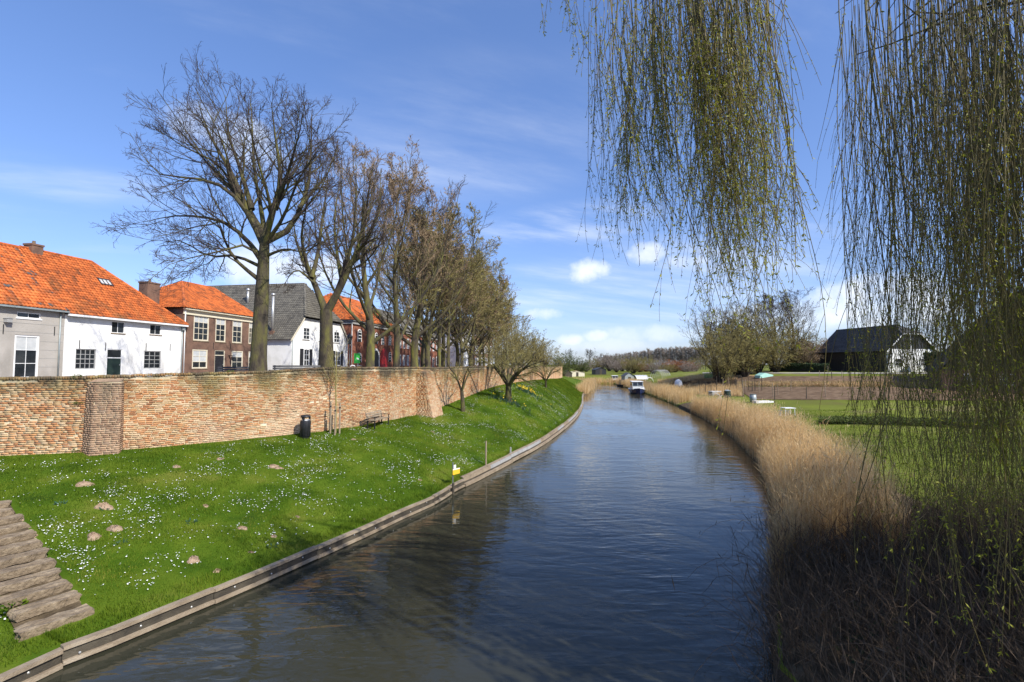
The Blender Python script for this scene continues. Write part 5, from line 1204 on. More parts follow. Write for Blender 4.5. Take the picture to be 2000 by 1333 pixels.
# ivy and nettles low on the shaded bank
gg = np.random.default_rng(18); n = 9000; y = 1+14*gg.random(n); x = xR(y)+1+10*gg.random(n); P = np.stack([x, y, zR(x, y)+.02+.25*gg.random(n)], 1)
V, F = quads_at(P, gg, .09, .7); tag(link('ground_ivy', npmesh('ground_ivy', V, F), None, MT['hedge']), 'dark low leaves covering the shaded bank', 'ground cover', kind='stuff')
# ================================================================== weeping willow
g = np.random.default_rng(41)
WB0 = Vector((15.5, 6.0, float(zR(15.5, 6.0))-.2))
ends = [  # x, y, z, sigma, strands, lowest tip, highest tip
    (1.75, 6.2, 11.6, .34, 50, 7.2, 9.4), (2.3, 5.7, 12.0, .34, 58, 6.2, 8.4), (2.75, 6.5, 11.8, .32, 60, 5.9, 8.0), (2.0, 7.2, 12.2, .40, 50, 7.0, 9.0), (2.85, 5.6, 12.2, .26, 36, 6.2, 8.2), (3.2, 7.3, 12.2, .32, 36, 6.6, 8.4),
    (5.35, 6.5, 12.0, .25, 18, 3.6, 6.2), (5.9, 6.3, 12.4, .40, 24, 2.6, 5.8), (6.5, 7.3, 12.6, .45, 18, 2.6, 5.6), (6.2, 8.5, 13.2, .36, 12, 2.8, 5.8), (7.5, 7.6, 13.0, .6, 70, 1.4, 4.6), (8.4, 8.6, 13.4, .6, 60, 1.4, 4.8), (7.6, 10.2, 14.4, .46, 15, 2.6, 5.4), (10.0, 9.8, 14.0, .7, 52, 1.4, 4.8), (12, 11.6, 15.0, .8, 44, 1.6, 5.0), (9.0, 12.2, 15.4, .45, 10, 2.8, 5.6), (5.9, 5.5, 12.4, .28, 34, 1.2, 4.6), (6.9, 6.2, 12.8, .4, 44, 1.0, 4.2)]
rear = [(9.5, 6.5, 12.6, .9, 60, 2.6, 6.6), (12, 8.5, 13.2, 1.1, 80, 2.4, 6.4), (10.5, 3.2, 12.6, 1.1, 80, 3.0, 7.0), (13.5, 3.5, 13.2, 1.2, 90, 2.8, 7.0), (16.5, 8.5, 12.6, 1.2, 80, 2.6, 6.6), (14.5, 12.2, 13.4, 1.1, 70, 2.4, 6.4), (19, 5, 12.2, 1.3, 80, 2.6, 6.6), (16, .5, 12.4, 1.3, 80, 3.0, 7.0), (12.5, 0, 12, 1.2, 80, 3.2, 7.0), (18.5, 11, 12, 1.2, 70, 2.4, 6.4), (8.8, 3.6, 12.6, .9, 60, 6.5, 8.5), (15, 5.5, 14, 1.5, 90, 4, 9), (17.5, -3, 12, 1.4, 80, 3, 7), (10, -2.5, 12, 1.2, 60, 4, 8)]
base = np.array(WB0); fork = np.array((.3, 0, 3.4)); LP, LR = [], []
for (x, y, z, sg, n, a, b) in ends+rear:
    e = np.array((x, y, z))-base; m1 = fork+(e-fork)*np.array((.25, .25, .55))+g.normal(0, .3, 3); m2 = fork+(e-fork)*np.array((.65, .65, 1.02))+g.normal(0, .3, 3)
    LP.append(resample(np.array([fork-np.array((0, 0, .3)), m1, m2, e+np.array((0, 0, .2))]), 12)); LR.append((1-.92*np.linspace(0, 1, 12)**.8)*.2)
LP, LR = np.array(LP), np.array(LR)
TP = resample(np.array([(0,0,-.4),(.1,0,1.2),tuple(fork)]), 8)[None]; TR = np.interp(np.linspace(0, 1, 8), [0, .2, 1], [.85, .6, .5])[None]
P1, R1 = spawn(LP, LR, 5, .5, .98, .8, .22, 6, -.06, g, .5, .3, .15)
willow = thing('weeping_willow', 'big weeping willow hanging budding yellow green strands over the river', 'tree', WB0)
link('trunk', npmesh('trunk', *merge([tubes(TP, TR, 12), tubes(LP, LR, 7), tubes(P1, R1, 5)]), True), willow, MT['bark'])
K = 17; S = []; RR = []
def strand(x, y, z0, tip, drift, g, wob=.03):
    t = np.linspace(0, 1, K); L_ = z0-tip; ph = g.random(4)*6.28; am = .16*L_/4
    sx = drift[0]*t**1.3+am*np.sin(2.2*t*3+ph[0])*t+wob*np.sin(9*t+ph[1]); sy = drift[1]*t**1.3+am*np.sin(2.0*t*3+ph[2])*t+wob*np.sin(8*t+ph[3])
    return np.stack([x+sx, y+sy, z0-L_*t], 1)
for (x, y, z, sg, n, a, b) in ends:
    lean = (.30, .05) if x < 4 else ((.10, .1)); nb = max(3, n//7); bc = g.normal(0, sg, (nb, 2)); bl = g.normal(0, .24, (nb, 2)); bt = g.random(nb)
    for k in range(n):
        j = k % nb; spr = .11 if k % 4 else sg*.8; px_, py_ = x+(bc[j, 0] if k % 4 else 0)+g.normal(0, spr), y+(bc[j, 1] if k % 4 else 0)+g.normal(0, spr); z0 = z-.2-1.6*g.random()**2; tip = a+(b-a)*(.5*bt[j]+.5*g.random())
        q_ = (strand(px_, py_, z0, tip, (lean[0]+bl[j, 0]+g.normal(0, .08), lean[1]+bl[j, 1]+g.normal(0, .08)), g)); r_ = q_[:, 0]/q_[:, 1]
        if x < 4 and r_.max() > .63: q_[:, 0] -= (r_.max()-.63)*q_[:, 1]
        if x > 4 and r_.min() < .715: q_[:, 0] += (.715-r_.min())*q_[:, 1]
        S.append(q_); RR.append(np.linspace(.0058, .0022, K)*(.7+.6*g.random())*(2.0 if k < nb else 1))
# a few long single strands that reach down across the far bank
for (px0, px1, ytip, Y) in [(1430, 1462, 850, 5.6), (1515, 1590, 800, 5.8), (1505, 1480, 690, 5.4), (1300, 1290, 590, 5.6), (1490, 1540, 660, 6.2), (1375, 1372, 575, 6.0), (1640, 1655, 640, 5.8)]:
    p0 = at(px0, -120, Y); p1 = at(px1, ytip, Y); S.append(strand(p0.x, p0.y, p0.z, p1.z, (p1.x-p0.x, 0), g)); RR.append(np.linspace(.0075, .003, K))
# loose ends at the far left of the crown
for (px0, ytip) in [(1050, 45), (1063, 60), (1095, 70), (1108, 130), (1122, 155), (1130, 120), (1140, 70), (1165, 45)]:
    p0 = at(px0, -200, 6.4); p1 = at(px0+8, ytip, 6.4); S.append(strand(p0.x, p0.y, p0.z, p1.z, (p1.x-p0.x, 0), g)); RR.append(np.linspace(.005, .0025, K))
S = np.array(S); RR = np.array(RR)
P2, R2 = spawn(S, RR, 5, .08, .92, .6, .22, 6, -.26, g, .75, .6, .05); R2 = np.maximum(R2, .002)
# crown beside and behind the viewer, unseen; thickened to shade the reed bank
K = 9; S3 = []
for (x, y, z, sg, n, a, b) in rear:
    for k in range(n): S3.append(strand(x+g.normal(0, sg), y+g.normal(0, sg), z-.2-1.6*g.random()**2, a+(b-a)*g.random(), tuple(g.normal(.1, .15, 2)), g))
S3 = np.array(S3)
def leaves(Pp, per, size, tmin):
    t = tmin+(1-tmin)*np.clip(g.random((len(Pp), 1))+g.normal(0, .3, (len(Pp), per)), 0, 1)**.8; t = np.where(g.random(t.shape) < .55, tmin+(1-tmin)*g.random(t.shape), t); p, tan, _, _ = interp_poly(Pp, t); n = p.shape[0]*per
    d = tan.reshape(-1, 3)*.9; az = g.random(n)*6.28; d = d+np.stack([np.cos(az), np.sin(az), np.zeros(n)], 1)*.75
    return quads_at(p.reshape(-1, 3), g, size, .26, d)
link('strands', npmesh('strands', *merge([tubes(S, RR, 3), tubes(P2, R2, 3), tubes(S3, np.full((len(S3), 9), .007), 3)])), willow, MT['willow_twig']).location = -WB0
t = g.random((len(S3), 60)); p3, tan3, _, _ = interp_poly(S3, t); rl = quads_at(p3.reshape(-1, 3), g, .17, .3, tan3.reshape(-1, 3)*1.5)
tag(link('leaves', npmesh('leaves', *merge([leaves(S, 34, .052, .05), leaves(P2, 11, .046, .1), rl])), willow, MT['willow_leaf']), kind='stuff').location = -WB0
# ================================================================== things on the bank and in the street
def slat_bench(name, label, loc, rz, wood, metal, L_=1.8, group=None, arm=True, scale=1.0):
    b = thing(name, label, 'bench', loc, rz, group); b.scale = (scale,)*3
    for x in (-L_/2+.1, L_/2-.1):
        s_ = 1 if x > 0 else -1
        MB().box(x-.03, x+.03, -.24, -.18, -.05, .43).box(x-.03, x+.03, .2, .26, -.05, .45).box(x-.03, x+.03, -.26, .26, .38, .42).build('leg', metal, b)
        M = Matrix.Translation((x, .24, .42)) @ Matrix.Rotation(R(-14), 4, 'X'); MB().box(-.03, .03, -.025, .025, 0, .46, M).build('back_post', metal, b)
        if arm: MB().box(x-.025, x+.025, -.25, .27, .62, .65).box(x-.02, x+.02, -.24, -.2, .42, .62).build('armrest', metal, b)
    for k in range(5): y = -.22+k*.1; MB().box(-L_/2, L_/2, y-.04, y+.04, .424, .46).build('seat_slat', wood, b)
    for k in range(3):
        M = Matrix.Translation((0, .215, .42)) @ Matrix.Rotation(R(-14), 4, 'X'); MB().box(-L_/2, L_/2, -.02, .01, .12+k*.12, .12+k*.12+.09, M).build('back_slat', wood, b)
    return b
p = on_bank(739, 833); t = Vector((.55, .83, 0))
slat_bench('park_bench', 'wooden slat park bench with dark metal frame at the foot of the wall', p, math.atan2(t.y, t.x)+R(22), MT['timber'], MT['black'], 1.9)
p = on_bank(596, 855); bn = thing('litter_bin', 'black round litter bin with hooded opening before the brick wall', 'bin', p)
MB().lathe([(.20,-.04),(.215,.0),(.205,.05),(.235,.06),(.24,.82),(.225,.86)], 24).build('body', MT['black'], bn, True)
for q in (0.6, 2.7, 4.7): MB().box(.19*math.cos(q)-.035, .19*math.cos(q)+.035, .19*math.sin(q)-.03, .19*math.sin(q)+.03, .86, 1.0).build('hood_post', MT['black'], bn)
MB().lathe([(.235,1.0),(.235,1.05),(.2,1.1),(.08,1.13)], 24).build('hood', MT['black'], bn, True)
MB().lathe([(.2,.862),(.19,.90)], 20).build('liner_rim', MT['bolt'], bn)
for k in range(12):
    q = 2*math.pi*k/12; MB().tube([(.242*math.cos(q), .242*math.sin(q), .08), (.246*math.cos(q), .246*math.sin(q), .8)], .008, 5).build('rib', MT['black'], bn)
# waterside sign
p = onz(885, 966, 0.0); sg = thing('mooring_sign', 'grey post at the water edge with small white plate and yellow board', 'sign', (p.x, p.y, 0))
MB().tube([(0,0,-.6),(0,0,.5)], .055, 10).build('pile', MT['dark_timber'], sg)
MB().tube([(-.02,0,.1),(-.02,0,1.42)], .03, 8).build('post', MT['steel'], sg)
M = Matrix.Rotation(R(52), 4, 'Z'); MB().box(-.02, .13, -.045, -.033, 1.14, 1.30, M).build('white_plate', MT['white'], sg)
MB().box(-.10, .34, -.075, -.047, .88, 1.13, M).build('yellow_board', MT['yellow'], sg); MB().box(-.102, .342, -.080, -.0755, 1.09, 1.131, M).build('white_band', MT['white'], sg)
for (px, py, h, r, lab, m) in [(949, 911, 1.32, .045, 'tall thin pale wooden post on the bank past the mooring sign', 'timber'), (997, 889, .45, .055, 'short grey wooden stub post at the bank edge', 'grey_timber')]:
    p = on_bank(px, py) or onz(px, py, .5); o = thing('wooden_post', lab, 'post', p); MB().tube([(0,0,-.4),(0,0,h*.6),(.01,0,h)], [r, r, r*.9], 9).build('pole', MT[m], o); MB().lathe([(r*.8, 0), (r*.2, .02)], 9, (.01, 0, h)).build('pole_top', MT[m], o)
# benches and furniture along the top of the wall
def street_pt(px, Y): q = at(px, 716, Y); return Vector((q.x, q.y, STZ))
slat_bench('street_bench', 'dark plank bench standing behind the wall before the white farmhouse', street_pt(581, 30), R(28), MT['black'], MT['black'], 2.3, arm=False, scale=1.22)
slat_bench('street_bench', 'dark plank bench almost hidden by the wall before the brick house', street_pt(462, 30), R(25), MT['black'], MT['black'], 1.9, arm=False, scale=1.12)
# street lantern
o = thing('street_lantern', 'black street lantern on a slim post beside the white farmhouse', 'lamp', street_pt(682, 44))
MB().tube([(0,0,-.1),(0,0,.6),(0,0,3.0)], [.09,.06,.045], 10).build('post', MT['black'], o, True)
MB().lathe([(.10,3.0),(.16,3.1),(.24,3.62),(.25,3.66)], 6).build('glass_body', MT['glass'], o)
MB().lathe([(.31,3.661),(.30,3.70),(.14,3.92),(.05,3.98),(.05,4.08)], 6).build('hood', MT['black'], o)
for k in range(6): q = k*math.pi/3; MB().tube([(.115*math.cos(q), .115*math.sin(q), 3.02), (.255*math.cos(q), .255*math.sin(q), 3.66)], .012, 4).build('corner_bar', MT['black'], o)
o = thing('green_sign', 'bright green sign panel on a post beside the warehouse', 'sign', street_pt(697, 52), R(0))
MB().tube([(.1,.06,-.1),(.1,.06,2.4)], .04, 8).build('post', MT['bolt'], o); MB().box(-.32,.32,-.02,.02,1.25,2.35).build('panel', MT['green_sign'], o)
MB().prism([(-.05,1.75),(.2,1.6),(.22,1.75),(.0,1.9)], -.032, -.021).build('white_mark', MT['white'], o)
o = thing('barrier_hoop', 'white tubular hoop barrier under the green sign', 'barrier', street_pt(690, 45), R(20))
MB().tube([(-.3,0,-.1),(-.3,0,.75),(-.24,0,.95),(-.08,0,1.03),(.08,0,1.0),(.16,0,.9)], .045, 8).build('hoop', MT['white'], o, True); MB().box(-.36,-.24,-.06,.06,-.02,.03).build('foot', MT['white'], o)
def bicycle(label, loc, rz):
    b = thing('bicycle', label, 'bicycle', loc, rz, 'bicycles parked under the green sign')
    for x in (-.53, .53):
        P = [(x+.33*math.cos(q), 0, .34+.33*math.sin(q)) for q in np.linspace(0, 2*math.pi, 25)]; w = MB().tube(P, .022, 6, False).build('wheel', MT['black'], b, True)
        mb = MB()
        for q in range(8): a = q*math.pi/4; mb.tube([(x, 0, .34), (x+.32*math.cos(a), 0, .34+.32*math.sin(a))], .004, 4)
        mb.build('spokes', MT['bolt'], w)
    MB().tube([(-.53,0,.34),(-.1,0,.32),(.38,0,.82),(.53,0,.34)], .02, 6).tube([(-.1,0,.32),(-.2,0,.86)], .018, 6).tube([(-.53,0,.34),(-.19,0,.78),(.38,0,.80)], .016, 6).tube([(.38,0,.80),(.35,0,1.0)], .016, 6).build('frame', MT['black'], b)
    MB().box(-.33,-.10,-.07,.07,.86,.92).build('saddle', MT['black'], b); MB().tube([(.2,-.27,1.02),(.36,-.1,1.0),(.36,.1,1.0),(.2,.27,1.02)], .015, 6).build('handlebar', MT['bolt'], b); MB().box(-.72,-.3,-.06,.06,.70,.72).build('rack', MT['black'], b)
bicycle('dark bicycle parked under the green sign by the warehouse', street_pt(694, 46), R(35)); bicycle('dark bicycle parked under the green sign by the warehouse', street_pt(699, 47), R(60))

# ================================================================== boats
def boat(name, label, loc, rz, L_, Wd, hull, cabin_h, sc=1):
    b = thing(name, label, 'boat', loc, rz); b.scale = (sc,)*3
    st_ = [(-L_/2, .8, .75), (-L_*.3, .95, .7), (0, 1, .72), (L_*.25, .85, .82), (L_*.42, .45, .98), (L_/2, .04, 1.1)]; V = []; F = []
    for (x, w, z) in st_: w *= Wd/2; V += [(x, -w, z), (x, -w*.9, .15), (x, -w*.4, -.35), (x, w*.4, -.35), (x, w*.9, .15), (x, w, z)]
    for k in range(5):
        for j in range(5): i = k*6+j; F.append((i, i+6, i+7, i+1))
    F.append((0,1,2,5)); F.append((2,3,4,5))
    mb = MB(); mb.v = V; mb.f = F; mb.build('hull', hull, b)
    mb = MB()
    for k in range(5): mb.face([V[k*6], V[k*6+6], V[k*6+11], V[k*6+5]])
    mb.build('deck', MT['white'], b)
    mb = MB()
    for k in range(5):
        for j in (0, 5): a, c = Vector(V[k*6+j]), Vector(V[k*6+6+j]); mb.tube([a, c], .06, 6)
    mb.build('rubbing_strake', MT['white'], b)
    c0_, c1_ = -L_*.32, L_*.22; w = Wd*.36; z0 = .72
    MB().prism([(c0_, z0), (L_*.36, z0+.1), (L_*.3, z0+.5), (c1_, z0+.62), (c0_, z0+.62)], -w, w).build('cabin', MT['blind'], b)
    zt_ = z0+.62+cabin_h
    wh = MB().prism([(c0_, z0+.621), (c1_-.1, z0+.621), (c1_-.55, zt_), (c0_, zt_)], -w*.94, w*.94).build('wheelhouse', MT['zinc'], b)
    MB().box(c0_-.2, c1_-.35, -w*1.02, w*1.02, zt_+.001, zt_+.08).build('roof', MT['white'], b)
    M = Matrix.Identity(4)
    for s_ in (-1, 1):
        MB().face([(c1_-.1-.06+.02, s_*.05, z0+.70), (c1_-.14+.02, s_*w*.85, z0+.70), (c1_-.50+.03, s_*w*.82, zt_-.08), (c1_-.50+.03, s_*.05, zt_-.08)]).build('windscreen', MT['glass'], wh)
        MB().box(c0_+.2, c1_-.7, s_*w*.945-.004, s_*w*.945+.004, z0+.75, zt_-.1).build('side_window', MT['glass'], wh)
        MB().face([(L_*.335+.02, s_*.1, z0+.22), (L_*.335+.02, s_*w*.85, z0+.22), (L_*.31+.02, s_*w*.85, z0+.44), (L_*.31+.02, s_*.1, z0+.44)]).build('front_window', MT['blind'], b)
    mb = MB().tube([(L_*.3, -Wd*.36, .9), (L_*.3, -Wd*.36, 1.45), (L_*.48, -.1, 1.6), (L_*.48, .1, 1.6), (L_*.3, Wd*.36, 1.45), (L_*.3, Wd*.36, .9)], .025, 6); mb.build('rail', MT['bolt'], b)
    return b
p = onz(1247, 771, 0); boat('cabin_cruiser', 'navy hulled cabin cruiser with white cabin moored at the reeds', (p.x+.9, p.y+4.5, .08), R(-98), 8.4, 3.1, MT['navy'], .9)
p = onz(1205, 750, 0); boat('small_cruiser', 'small white cabin boat with dark hull moored before the bend', (p.x, p.y+3, .1), R(-95), 6.5, 2.6, MT['black'], .9)
p = onz(1217, 756, 0); o = thing('rowing_boat', 'low dark rowing boat tied behind the small white boat', 'boat', (p.x, p.y+2, .05), R(-80))
V = []; F = []
for (x, w, z) in ((-1.9,.55,.4),(-.8,.75,.36),(.6,.72,.38),(1.5,.4,.48),(1.95,.03,.58)): V += [(x,-w,z),(x,-w*.6,-.15),(x,w*.6,-.15),(x,w,z)]
for k in range(4):
    for j in range(3): i = k*4+j; F.append((i, i+4, i+5, i+1))
F.append((0,1,2,3)); mb = MB(); mb.v = V; mb.f = F; mb.build('hull', MT['black'], o); MB().box(-.9,-.65,-.6,.6,.25,.29).build('thwart', MT['timber'], o); MB().box(.35,.6,-.58,.58,.25,.29).build('thwart', MT['timber'], o)

# ================================================================== fields and allotments on the right
def patch(name, corners, mat, lift, n=24, kind='structure'):
    C = [Vector(c) for c in corners]; V = []
    for i in range(n+1):
        for j in range(n+1):
            a, b = i/n, j/n; q = C[0].lerp(C[1], b).lerp(C[3].lerp(C[2], b), a); q = on_right(q.x, q.y); V.append((q.x, q.y, q.z+lift+.05))
    idx = np.arange((n+1)**2).reshape(n+1, n+1); F = np.stack([idx[:-1,:-1], idx[:-1,1:], idx[1:,1:], idx[1:,:-1]], -1).reshape(-1, 4)
    o = link(name, npmesh(name, V, F, True), None, mat); o['kind'] = kind; return o, C
patch('ploughed_field', [(1470, 781), (2000, 784), (2000, 757), (1435, 756)], MT['plough'], .0)
patch('upper_field', [(1425, 746), (2000, 747), (2000, 736), (1450, 735.5)], MT['plough'], .008)
patch('tan_field', [(1375, 742), (1425, 741), (1490, 734), (1425, 733)], MT['straw'], .016)
patch('allotment', [(1330, 765), (1455, 776), (1432, 743), (1300, 741)], MT['reed_litter'], -.02)
patch('footpath', [(1372, 730), (2000, 732), (2000, 729), (1372, 728.6)], MT['path'], .024)
# straw strip
gg = np.random.default_rng(61)
def strip_px(pa, pb, n, hh, w, mat, name, label, cat, spread):
    t = gg.random(n); jy = (gg.random(n)-.5)*2*spread; P = np.array([on_right(pa[0]+(pb[0]-pa[0])*a, pa[1]+(pb[1]-pa[1])*a+b) for a, b in zip(t, jy)])
    V, F = blades(P, hh*(.5+gg.random(n)), np.full(n, w), gg.random(n)*.7, gg); tag(link(name, npmesh(name, V, F), None, mat), label, cat, kind='stuff')
strip_px((1440, 752), (2000, 755), 9000, .5, .06, MT['straw'], 'straw_stand', 'pale orange strip of dry standing straw across the field', 'straw', 3.2)
strip_px((1350, 747), (1440, 740), 3000, .4, .06, MT['straw'], 'straw_stand', 'short pale straw bed beside the far allotments', 'straw', 2.5)
strip_px((1285, 750), (1375, 738), 4500, .5, .08, MT['reed'], 'dry_weeds', 'dry weeds among the far allotments above the boats', 'weeds', 5)
strip_px((1345, 762), (1450, 766), 9000, .55, .045, MT['reed'], 'dry_weeds', 'dry tan weeds between the netting fences and the water', 'weeds', 9)
strip_px((1310, 750), (1440, 752), 7000, .45, .05, MT['dead_reed'], 'dry_weeds', 'brown weeds over the old allotment beds', 'weeds', 8)
def hedge(label, pa, pb, h, w, mat=None, ls=.14, n=9000, group=None, yfix=None):
    A, B = (on_right(*pa), on_right(*pb)) if yfix is None else (at(*pa, yfix), at(*pb, yfix))
    A.z = zr_(A.x, A.y); B.z = zr_(B.x, B.y); d = B-A; L_ = d.length; o = thing('hedge', label, 'hedge', A, math.atan2(d.y, d.x), group); dz = d.z
    MB().box(.1, L_-.1, -w*.30, w*.30, -.3, h*(.8 if h > 1 else .35)).build('core', MT['bark_dark'], o)
    P = np.stack([gg.random(n)*L_, (gg.random(n)-.5)*w, h*gg.random(n)**.55], 1); P[:, 1] = np.sign(P[:, 1])*np.maximum(np.abs(P[:, 1]), w*.3*(P[:, 2] < h*.75)); P[:, 2] += P[:, 0]/L_*dz+.12*h*noise2(P[:, 0], P[:, 1], .8, 1)
    tag(link('leaves', npmesh('leaves', *quads_at(P, gg, ls, .6)), o, mat or MT['hedge']), kind='stuff')
hedge('low dark green hedge crossing the lawn behind the reeds', (1600, 826), (1960, 836), .5, 2.6, MT['twig_green'], .13, 12000)
hedge('clipped dark hedge along the path before the barn', (1505, 726), (1618, 727), 1.5, 1.2, None, .2, 7000)
hedge('dark evergreen hedge beside the white gable', (1808, 727), (1850, 728), 3.4, 2.2, None, .28, 6000)
# fence posts
fp = [(1400,757,1.9),(1412,760,1.7),(1424,756,1.6),(1436,758,1.7),(1449,756,1.7),(1457,768,2.0),(1469,766,1.6),(1483,768,1.5),(1510,776,1.9),(1513,793,2.3),(1520,772,1.4),(1545,765,1.5),(1575,780,1.5),(1613,777,1.9),(1665,780,1.6),(1700,782,1.7),(1452,772,2.2),(1600,740,1.2),(1625,741,1.2),(1645,741,1.2)]
for k, (px, py, h) in enumerate(fp):
    q = on_right(px, py); o = thing('fence_post', ('short ' if h < 1.6 else 'tall ')+('pale' if k % 3 else 'dark')+' wooden stake in the allotment fence line', 'post', q, 0, 'allotment stakes'); r = .05; lean = .08*math.sin(k*2.3)
    MB().tube([(0,0,-.3),(lean*.5,0,h*.5),(lean,lean*.4,h)], [r, r, r*.8], 6).build('pole', MT['timber'] if k % 3 else MT['dark_timber'], o); MB().lathe([(r*.8, 0), (r*.3, .03)], 6, (lean, lean*.4, h)).build('pole_tip', MT['timber'], o)
def mesh_fence(label, pa, pb, h, n):
    A, B = on_right(*pa), on_right(*pb); d = B-A; L_ = math.hypot(d.x, d.y); o = thing('netting_fence', label, 'fence', A, math.atan2(d.y, d.x), 'dark netting fences in the allotment')
    f = lambda t: d.z*t
    for k in range(n+1): t = k/n; MB().tube([(L_*t, 0, f(t)-.3), (L_*t, 0, f(t)+h)], .04, 6).build('post', MT['dark_timber'], o)
    MB().tube([(0,0,h-.03),(L_,0,f(1)+h-.03)], .03, 5).build('top_rail', MT['dark_timber'], o)
    mb = MB()
    for k in range(int(L_/.22)): t = k*.22/L_; mb.box(L_*t-.006, L_*t+.006, -.006, .006, f(t), f(t)+h-.05)
    for z in np.arange(.1, h, .2): mb.tube([(0,0,z),(L_,0,f(1)+z)], .007, 3)
    mb.build('netting', MT['black'], o)
mesh_fence('dark netting fence with top rail by the water side plot', (1367, 771), (1400, 768), 2.0, 3); mesh_fence('longer dark netting fence across the straw', (1438, 762), (1488, 764), 2.1, 4)
# compost bins, boxes, table, cloches
q = on_right(1421, 777); o = thing('compost_bin', 'grey green plastic compost bin with lid among the plots', 'bin', q, .4); MB().lathe([(.5,-.05),(.42,.95)], 12).build('body', MT['dark_green'], o); MB().lathe([(.45,.951),(.45,1.0),(.2,1.12)], 12).build('lid', MT['zinc'], o)
q = on_right(1396, 772); o = thing('cold_frame', 'pale glazed cold frame behind the netting fence', 'cold frame', q, .3); MB().prism([(-.8,-.1),(.8,-.1),(.8,.55),(-.8,.55)], -.45, .45).build('box', MT['grey_timber'], o); MB().prism([(-.84,.551),(.84,.551),(.84,.6),(-.84,.6)], -.5, .5).build('lid', MT['white'], o); MB().box(-.03,.03,-.5,.5,.601,.625).build('lid_bar', MT['grey_timber'], o)
q = on_right(1405, 783); o = thing('timber_heap', 'jumble of pale broken planks at the water side plot', 'planks', q)
for k in range(7):
    a = k*.9; M = Matrix.Translation((.25*math.cos(a), .25*math.sin(a), .35)) @ Matrix.Rotation(a, 4, 'Z') @ Matrix.Rotation(R(25+9*(k % 4)), 4, 'Y'); MB().box(-.9,.9,-.07,.07,-.02,.02,M).build('plank', MT['grey_timber'], o)
q = on_right(1471, 786); o = thing('rain_barrel', 'pale blue grey water barrel behind the reeds', 'barrel', q); MB().lathe([(.34,-.05),(.40,.45),(.35,.95)], 14).build('body', MT['zinc'], o, True); MB().lathe([(.37,.951),(.37,1.0)], 14).build('lid', MT['steel'], o)
q = on_right(1490, 787); o = thing('raised_bed', 'long whitewashed raised planting bed behind the reeds', 'planter', q, .05)
for (a, b, c, d) in ((-1.1,1.1,-.45,-.4),(-1.1,1.1,.4,.45),(-1.1,-1.05,-.4,.4),(1.05,1.1,-.4,.4)): MB().box(a,b,c,d,-.1,.24).build('board', MT['white'], o)
MB().box(-1.05,1.05,-.4,.4,-.1,.19).build('earth', MT['soil'], o)
q = on_right(1539, 812); o = thing('garden_table', 'white garden table standing at the edge of the lawn', 'table', q, .1); MB().box(-.55,.55,-.4,.4,.70,.75).build('table_top', MT['white'], o)
for x in (-.45, .45):
    for y in (-.3, .3): MB().tube([(x*1.1, y*1.1, -.05), (x, y, .699)], .03, 6).build('leg', MT['white'], o)
q = on_right(1531, 812); o = thing('garden_bench', 'low white garden bench beside the table', 'bench', q, .1); MB().box(-.5,.5,-.15,.15,.42,.46).build('seat', MT['white'], o)
for x in (-.4, .4): MB().box(x-.03,x+.03,-.13,.13,-.05,.419).build('leg', MT['white'], o)
q = on_right(1492, 738); o = thing('mint_cold_frame', 'mint green tarpaulin covered box beside the path', 'cover', q, .1); MB().prism([(-1.3,-.1),(1.3,-.1),(1.2,.5),(-.3,.85),(-1.2,.4)], -.8, .8).build('tarpaulin', MT['mint'], o); MB().box(-1.35,1.35,-.85,.85,-.15,-.02).build('base', MT['timber'], o)
q = on_right(1325, 757); o = thing('round_cover', 'white rounded cover standing among the tan reeds', 'cover', (q.x, q.y, q.z), 0); MB().lathe([(.75,0),(.8,.6),(.6,1.3),(.15,1.6)], 14).build('shell', MT['white'], o, True); MB().lathe([(.82,-.05),(.82,.05)], 14).build('base_ring', MT['zinc'], o)
for k, (px, py, s_, lab) in enumerate([(1250, 744, 1.0, 'grey hooped tunnel cloche behind the cabin cruiser'), (1290, 738, 1.3, 'curved white hoop tunnel frame in the far allotments'), (1268, 747, .8, 'small pale hoop cloche above the moored cruiser')]):
    q = on_right(px, py); o = thing('hoop_tunnel', lab, 'tunnel', q, .3+k*.5)
    for j in range(5): P = [(j*.9*s_-1.8*s_, 1.3*s_*math.cos(a), 1.6*s_*math.sin(a)-.05) for a in np.linspace(0, math.pi, 11)]; MB().tube(P, .05, 6).build('hoop', MT['white'], o)
    mb = MB()
    if k != 1:
        P = [(1.28*s_*math.cos(a), 1.57*s_*math.sin(a)-.05) for a in np.linspace(.3, math.pi-.3, 9)]
        for j in range(8): mb.face([(-1.7*s_, *P[j]), (1.7*s_, *P[j]), (1.7*s_, *P[j+1]), (-1.7*s_, *P[j+1])])
        mb.build('cover_sheet', MT['blind'], o)
def shed(name, label, px, py, Y, W_, D_, h, rh, wm, rm, rz=0):
    b = at(px, py, Y); z = zr_(b.x, Y); o = thing(name, label, 'shed', (b.x, b.y, z-.1), rz)
    MB().box(-W_/2, W_/2, -D_/2, D_/2, 0, h).build('wall', wm, o); MB().prism([(-W_/2,h),(W_/2,h),(0,h+rh)], -D_/2, D_/2).build('gable', wm, o)
    MB().face([(-W_/2-.2,-D_/2-.2,h-.1),(-W_/2-.2,D_/2+.2,h-.1),(0,D_/2+.2,h+rh+.05),(0,-D_/2-.2,h+rh+.05)]).face([(W_/2+.2,-D_/2-.2,h-.1),(W_/2+.2,D_/2+.2,h-.1),(0,D_/2+.2,h+rh+.05),(0,-D_/2-.2,h+rh+.05)]).build('roof', rm, o)
    MB().box(-.4,.4,-D_/2-.03,-D_/2-.002,0.05,min(h,1.9)).build('door', MT['dark_timber'], o); return o
shed('field_shed', 'black field shed on the meadow beyond the bend', 1170, 730, 168, 4.2, 3, 1.9, .7, MT['black'], MT['slate'], R(15))
